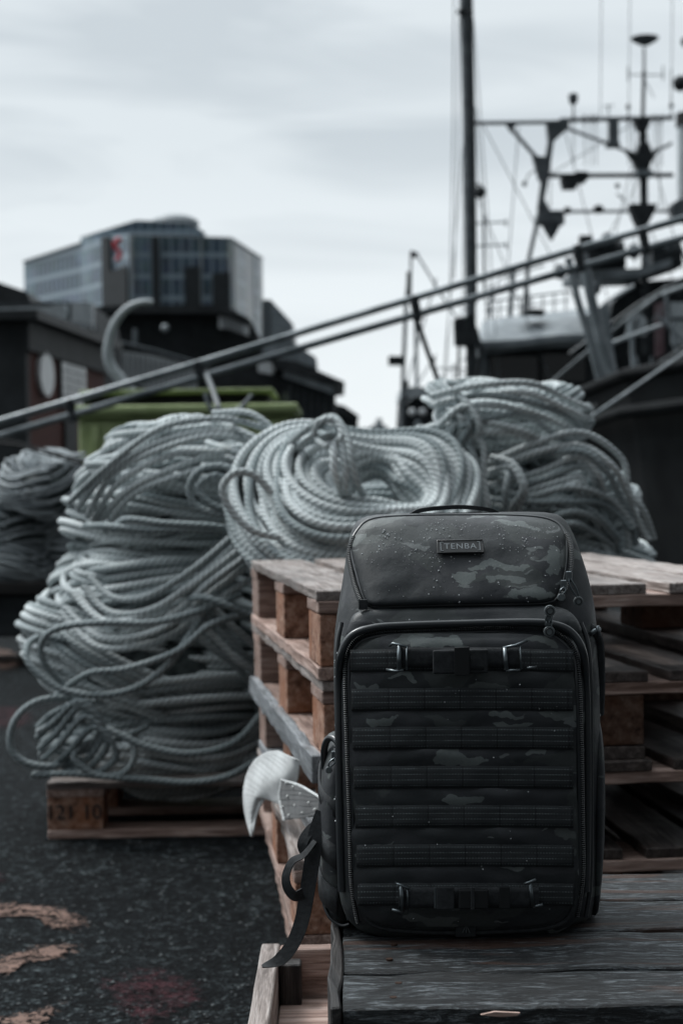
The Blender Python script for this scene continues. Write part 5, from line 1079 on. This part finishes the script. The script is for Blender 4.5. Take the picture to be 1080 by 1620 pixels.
bpart('hanging_box', 'black_steel', lambda m: (PX(m, [(888, 280), (932, 280), (926, 286), (914, 287), (912, 296), (892, 296)], BD - .1, .3), PX(m, [(903, 277), (912, 271), (928, 271), (934, 277)], BD - .1, .3)))
bpart('loudspeaker', 'dark_grey', lambda m: (PX(m, rect(963, 188, 978, 224), BD - .1, .16), PX(m, rect(960, 224, 980, 231), BD - .12, .2)))
cone = [P(852, 352, BD), P(871, 380, BD)]
bpart('horn_antenna', 'dark_grey', lambda m: (PX(m, [(850, 337), (892, 337), (893, 352), (849, 352)], BD - .15, .4), m.tube([P(871, 352, BD), P(871, 366, BD), P(871, 381, BD)], [.165, .10, .012], 16), TP(m, [(856, 320), (865, 338)], 14, BD)))
bpart('deck_lamp', 'black_steel', lambda m: (m.ball(P(897, 333, BD), .06), m.ball(P(946, 331, BD), .085, .8), m.ball(P(976, 294, BD), .04), m.ball(P(829, 291, BD), .04), TP(m, [(829, 291), (836, 275), (850, 268)], 2, BD)))
bpart('dome_lamp', 'dark_grey', lambda m: (m.ball(P(906, 152, BD), .075, .7), m.tube([P(906, 150, BD), P(906, 160, BD), P(906, 166, BD)], [.075, .07, .03], 14), TP(m, [(906, 164), (907, 190)], 3, BD)))
for i, x in enumerate((906, 924, 942, 993, 1045, 934, 1035)): bpart('small_aerial', 'dark_grey', lambda m: (TP(m, [(x, 182), (x, 196)], 4, BD), TP(m, [(x, 190), (x + 1, 262)], 1.4, BD)))
bpart('signal_lamp', 'black_steel', lambda m: (m.ball(P(993, 169, BD), .035, 1.3), TP(m, [(993, 170), (994, 188)], 2, BD))); bpart('signal_lamp', 'black_steel', lambda m: (m.ball(P(1061, 167, BD), .035, 1.3), TP(m, [(1061, 110), (1061, 188)], 2, BD)))
bpart('wind_vane', 'mid_grey', lambda m: (TP(m, [(962, 188), (962, 166)], 1.6, BD), TP(m, [(954, 168), (970, 166)], 2, BD), m.ball(P(962, 173, BD), .02)))
for x in (950, 995, 1062): bpart('whip_antenna', 'mid_grey', lambda m: TP(m, [(x + 1, -80), (x, 60), (x - 1, 185)], 1.3, BD + .2, 6))
bpart('radar_post', 'black_steel', lambda m: (TP(m, [(1018, 112), (1016, 186)], 6, BD), TP(m, [(1016, 186), (1016, 255)], 12, BD), PX(m, [(1004, 188), (1030, 188), (1024, 204), (1010, 204)], BD - .12, .24), PX(m, [(990, 236), (1006, 243), (1012, 225), (1024, 225), (1032, 243), (1042, 238), (1030, 256), (1026, 268), (1008, 268), (1004, 256)], BD - .1, .2), TP(m, [(1017, 262), (1018, 345)], 13, BD), PX(m, [(996, 322), (1040, 322), (1030, 345), (1022, 358), (1012, 358), (1004, 345)], BD - .14, .3), TP(m, [(1018, 340), (1020, 560)], 11, BD)))
bpart('post_collar', 'mid_grey', lambda m: PX(m, rect(1007, 268, 1032, 277), BD - .16, .3))
bpart('mushroom_antenna', 'dark_grey', lambda m: (TP(m, [(1018, 76), (1018, 114)], 4, BD), m.tube([P(1019, 57, BD), P(1019, 60, BD), P(1019, 64, BD), P(1019, 72, BD)], [.09, .215, .19, .05], 20)))
bpart('cross_aerial', 'mid_grey', lambda m: (TP(m, [(993, 118), (1050, 119)], 2, BD), TP(m, [(993, 106), (993, 128)], 2, BD), TP(m, [(1048, 104), (1048, 128)], 2, BD), TP(m, [(1020, 128), (1034, 155)], 1.5, BD)))
bpart('search_light', 'black_steel', lambda m: (m.ball(P(1076, 132, BD), .125, 1.0), TP(m, [(1076, 132), (1110, 150)], 5, BD))); bpart('search_light', 'black_steel', lambda m: (m.ball(P(1084, 66, BD), .08), TP(m, [(1084, 66), (1120, 80)], 5, BD)))
bpart('funnel', 'pale_grey', lambda m: m.tube([P(1092, 188, BD + .6), P(1092, 345, BD + .6)], .21, 20)); bpart('funnel_cap', 'rubber', lambda m: m.tube([P(1092, 180, BD + .6), P(1092, 200, BD + .6)], .235, 20))
bpart('life_ring_box', 'dark_grey', lambda m: PX(m, [(1062, 322), (1076, 314), (1090, 320), (1090, 350), (1066, 346)], BD - .3, .3)); bpart('yoke_arm', 'dark_grey', lambda m: (TP(m, [(1030, 240), (1052, 232), (1062, 226)], 5, BD), TP(m, [(988, 318), (975, 306)], 3, BD)))
# yagi aerials between mast and gantry
for x, y0, y1, bars in [(765, 345, 470, ((740, 352, 802), (742, 388, 802)))]:
    bpart('yagi_aerial', 'mid_grey', lambda m: [TP(m, [(x, y0), (x + 1, y1)], 4, BD + 1)] + [TP(m, [(a, b_ + 2), (c_, b_ - 1)], 3, BD + 1) for a, b_, c_ in bars] + [TP(m, [(800, 347), (800, 358)], 3, BD + 1), TP(m, [(800, 383), (800, 394)], 3, BD + 1)])
# wheelhouse
bpart('wheelhouse', 'black_steel', lambda m: PX(m, [(762, 552), (960, 548), (960, 700), (762, 700)], BD + .35, 3))
def roof_fn(m):
    top = [(762, 508), (800, 501), (860, 495), (934, 487)]; bot = [(756, 541), (820, 537), (880, 530), (938, 527)]
    a_ = [P(x, y, BD + 1.5) for x, y in top]; b2 = [P(x, y, BD - .1) for x, y in bot]; dn = Vector((0, 0, -.10)); n_ = 4
    v = a_ + b2 + [p + dn for p in a_] + [p + dn for p in b2]; f = []
    for i in range(3): f += [(i, i + 1, n_ + i + 1, n_ + i), (8 + i, 12 + i, 13 + i, 9 + i), (4 + i, 5 + i, 13 + i, 12 + i), (i, 8 + i, 9 + i, i + 1)]
    f += [(0, 4, 12, 8), (3, 11, 15, 7)]; m.add(v, [q[::-1] for q in f])
bpart('wheelhouse_roof', 'mid_grey', roof_fn)
bpart('under_roof_band', 'mid_grey', lambda m: PX(m, [(758, 541.6), (820, 538.6), (880, 530.6), (938, 527.6), (938, 546), (860, 550), (760, 560)], BD, 3))  # band under the wheelhouse roof, in the same grey as the roof
bpart('window', 'glass_dark', lambda m: PX(m, rect(775, 564, 850, 606), BD + .3, .04)); bpart('window', 'glass_dark', lambda m: PX(m, rect(858, 560, 925, 604), BD + .3, .04))
bpart('corner_post', 'mid_grey', lambda m: TP(m, [(757, 545), (764, 560), (762, 640)], 8, BD)); bpart('roof_hatch', 'black_steel', lambda m: PX(m, [(826, 494), (832, 490), (850, 488), (862, 491), (862, 496)], BD + .5, .5))
bpart('roof_rail', 'mid_grey', lambda m: (TP(m, [(768, 505), (790, 440), (860, 420)], 3, BD + .6), TP(m, [(806, 500), (812, 420)], 8, BD + .6), TP(m, [(776, 505), (776, 450)], 4, BD + .6), TP(m, [(836, 495), (832, 415)], 4, BD + .6)))
bpart('deck_house', 'black_steel', lambda m: (PX(m, [(968, 480), (1000, 446), (1130, 436), (1130, 700), (958, 700), (958, 540)], BD + .8, 3)))
bpart('deck_house_roof', 'mid_grey', lambda m: (PX(m, [(905, 428), (1010, 424), (1062, 408), (1062, 420), (1010, 438), (905, 440)], BD - .2, 1.2)))
bpart('net_drum', 'black_steel', lambda m: m.tube([P(925, 410, BD), P(985, 405, BD)], .24, 16)); bpart('winch_housing', 'black_steel', lambda m: (PX(m, [(1030, 392), (1076, 380), (1080, 420), (1034, 436)], BD + .2, .6)))
bpart('cabin_window', 'pale_grey', lambda m: PX(m, [(992, 500), (1006, 490), (1022, 505), (1022, 530), (992, 532)], BD - .5, .1)); bpart('cabin_window', 'pale_grey', lambda m: PX(m, rect(1062, 478, 1100, 502), BD - .5, .1)); bpart('cabin_window', 'pale_grey', lambda m: PX(m, rect(1062, 508, 1100, 545), BD - .5, .1))
M['fender'] = grime('dull_red_grey', (0.12, 0.07, 0.08), (0.17, 0.12, 0.13), 6)
bpart('hanging_banner', 'fender', lambda m: PX(m, [(1036, 480), (1050, 476), (1050, 560), (1036, 566)], BD - .8, .06))
bpart('gangway_leg', 'mid_grey', lambda m: TP(m, [(898, 408), (912, 470), (934, 545), (955, 632)], 12, 15)); bpart('gangway_leg', 'mid_grey', lambda m: TP(m, [(920, 402), (934, 470), (950, 540), (978, 622)], 17, 15.2)); bpart('gangway_leg', 'mid_grey', lambda m: PX(m, [(925, 500), (962, 478), (968, 540), (980, 612), (952, 622)], 15.6, .12))
for a, b_ in [((966, 474), (1002, 452)), ((966, 543), (1046, 514)), ((972, 599), (1044, 577)), ((1046, 466), (1100, 446))]: bpart('guard_rail', 'pale_grey', lambda m: TP(m, [a, b_], 6.5, 16))
bpart('guard_post', 'mid_grey', lambda m: TP(m, [(998, 500), (1002, 636)], 7, 16.1)); bpart('guard_rail', 'dark_grey', lambda m: TP(m, [(900, 560), (1010, 480), (1080, 440)], 5, 17))
bpart('bulwark', 'hull', lambda m: PX(m, [(925, 640), (1000, 610), (1044, 596), (1160, 560), (1160, 760), (925, 760)], 15.8, .15)); bpart('bulwark_rail', 'dark_grey', lambda m: TP(m, [(905, 668), (985, 610), (1080, 550), (1150, 505)], 4, 14.5))
p_ = P(1064, 586, 15.4)
text('painted_name', 'JN.V.OZ', 0.085, M['pale_grey'], bt, (p_.x - bt.location.x, p_.y - bt.location.y, p_.z), (R_(90), R_(-4), 0), 0.004)
for pts in [[(1016, 190), (960, 420)], [(1016, 190), (1080, 430)], [(890, 195), (960, 470)], [(765, 200), (905, 470)], [(743, 100), (700, 610)], [(1018, 270), (930, 430)], [(1022, 350), (1075, 470)], [(1000, 190), (1004, 420)], [(1040, 190), (1044, 330)], [(862, 280), (1010, 190)], [(870, 195), (870, 330)]]: bpart('rigging_line', 'dark_grey', lambda m: TP(m, pts, 1.6, BD + .4, 5))
for x in (770, 790, 806, 822, 840, 858, 876, 894): bpart('rail_post', 'mid_grey', lambda m: TP(m, [(x, 507 - (x - 770) * .13), (x, 478 - (x - 770) * .13)], 2.4, BD + 1))
bpart('roof_rail', 'mid_grey', lambda m: TP(m, [(766, 478), (900, 461)], 3, BD + 1)); bpart('roof_rail', 'mid_grey', lambda m: TP(m, [(766, 492), (900, 475)], 2, BD + 1))
for x, y in ((885, 430), (960, 380), (1002, 398), (1060, 388), (940, 455)): bpart('deck_block', 'dark_grey', lambda m: m.ball(P(x, y, BD - .4), .10, 1.2))
# clutter on deck
rngb = random.Random(3)
for k in range(16): x0 = rngb.uniform(985, 1080); y0 = rngb.uniform(380, 600); x1 = x0 + rngb.uniform(-50, 50); y1 = y0 + rngb.uniform(20, 90); bpart('deck_pipe', rngb.choice(['mid_grey', 'dark_grey', 'black_steel']), lambda m: TP(m, [(x0, y0), (x1, y1)], rngb.uniform(2, 7), BD - .8 - k * .05))
for k in range(5): x0 = rngb.uniform(900, 960); bpart('deck_bracket', 'black_steel', lambda m: PX(m, rect(x0, 372 + k * 8, x0 + rngb.uniform(14, 34), 384 + k * 8), BD - .2 - k * .05, .2))
mr_ = MB(); TP(mr_, [(905, 680, 9), (985, 625, 11), (1100, 545, 13)], 5, 11, 8); tag(mr_.build('mooring_rope', M['galv'], smooth=True), 'taut mooring rope slanting up to the dark boat at the right', 'rope')
m2_ = MB(); TP(m2_, [(845, 628, 20), (925, 560, 19), (1000, 498, 18), (1080, 440, 17)], 6, 19, 8); tag(m2_.build('mooring_rope', M['galv'], smooth=True), 'second thinner line crossing the dark wheelhouse front', 'rope')

# small boat beyond
SD = 36.0
s_b = E('small_boat', 670, 690, SD, 'small dark work boat with thin masts, left of the tall mast', 'boat')
def spart(name, m, fn, **k): return part(name, s_b, m, fn, **k)
spart('hull', 'black_steel', lambda m: PX(m, [(628, 688), (790, 688), (780, 790), (644, 790)], SD, 5)); spart('cabin', 'black_steel', lambda m: PX(m, [(636, 632), (770, 628), (770, 690), (632, 690)], SD + .2, 3))
spart('cabin_roof', 'pale_grey', lambda m: PX(m, [(636, 612), (700, 612), (704, 627), (634, 629)], SD, 3)); spart('mast', 'dark_grey', lambda m: TP(m, [(648, 430), (642, 480), (637, 600), (636, 700)], 6.5, SD)); spart('mast', 'mid_grey', lambda m: TP(m, [(657, 500), (660, 690)], 6, SD + .4))
spart('mast_head', 'black_steel', lambda m: (PX(m, [(649, 396), (662, 400), (658, 407), (649, 406)], SD, .15), TP(m, [(650, 398), (649, 470)], 3.5, SD), TP(m, [(647, 430), (646, 466)], 8, SD)))
spart('boom', 'mid_grey', lambda m: TP(m, [(660, 404), (700, 470), (760, 560)], 3.4, SD)); spart('name_board', 'black_steel', lambda m: PX(m, rect(614, 563, 636, 578), SD - .1, .12)); spart('boat_lamp', 'black_steel', lambda m: (m.ball(P(641, 607, SD - .2), .09, .8), m.ball(P(684, 570, SD), .07)))
spart('deck_lamp', 'white', lambda m: m.ball(P(652, 652, SD - .1), .085)); spart('deck_lamp', 'white', lambda m: m.ball(P(668, 652, SD - .1), .085)); spart('fender', 'mid_grey', lambda m: m.ball(P(661, 672, SD - .1), .08, 1.3))
for pts in [[(690, 440), (642, 610)], [(690, 560), (640, 640)], [(720, 590), (760, 592)], [(716, 575), (720, 640)], [(700, 600), (700, 640)], [(735, 596), (735, 640)], [(690, 582), (770, 585)]]: spart('rail_line', 'mid_grey', lambda m: TP(m, pts, 2.6, SD + .5, 6))
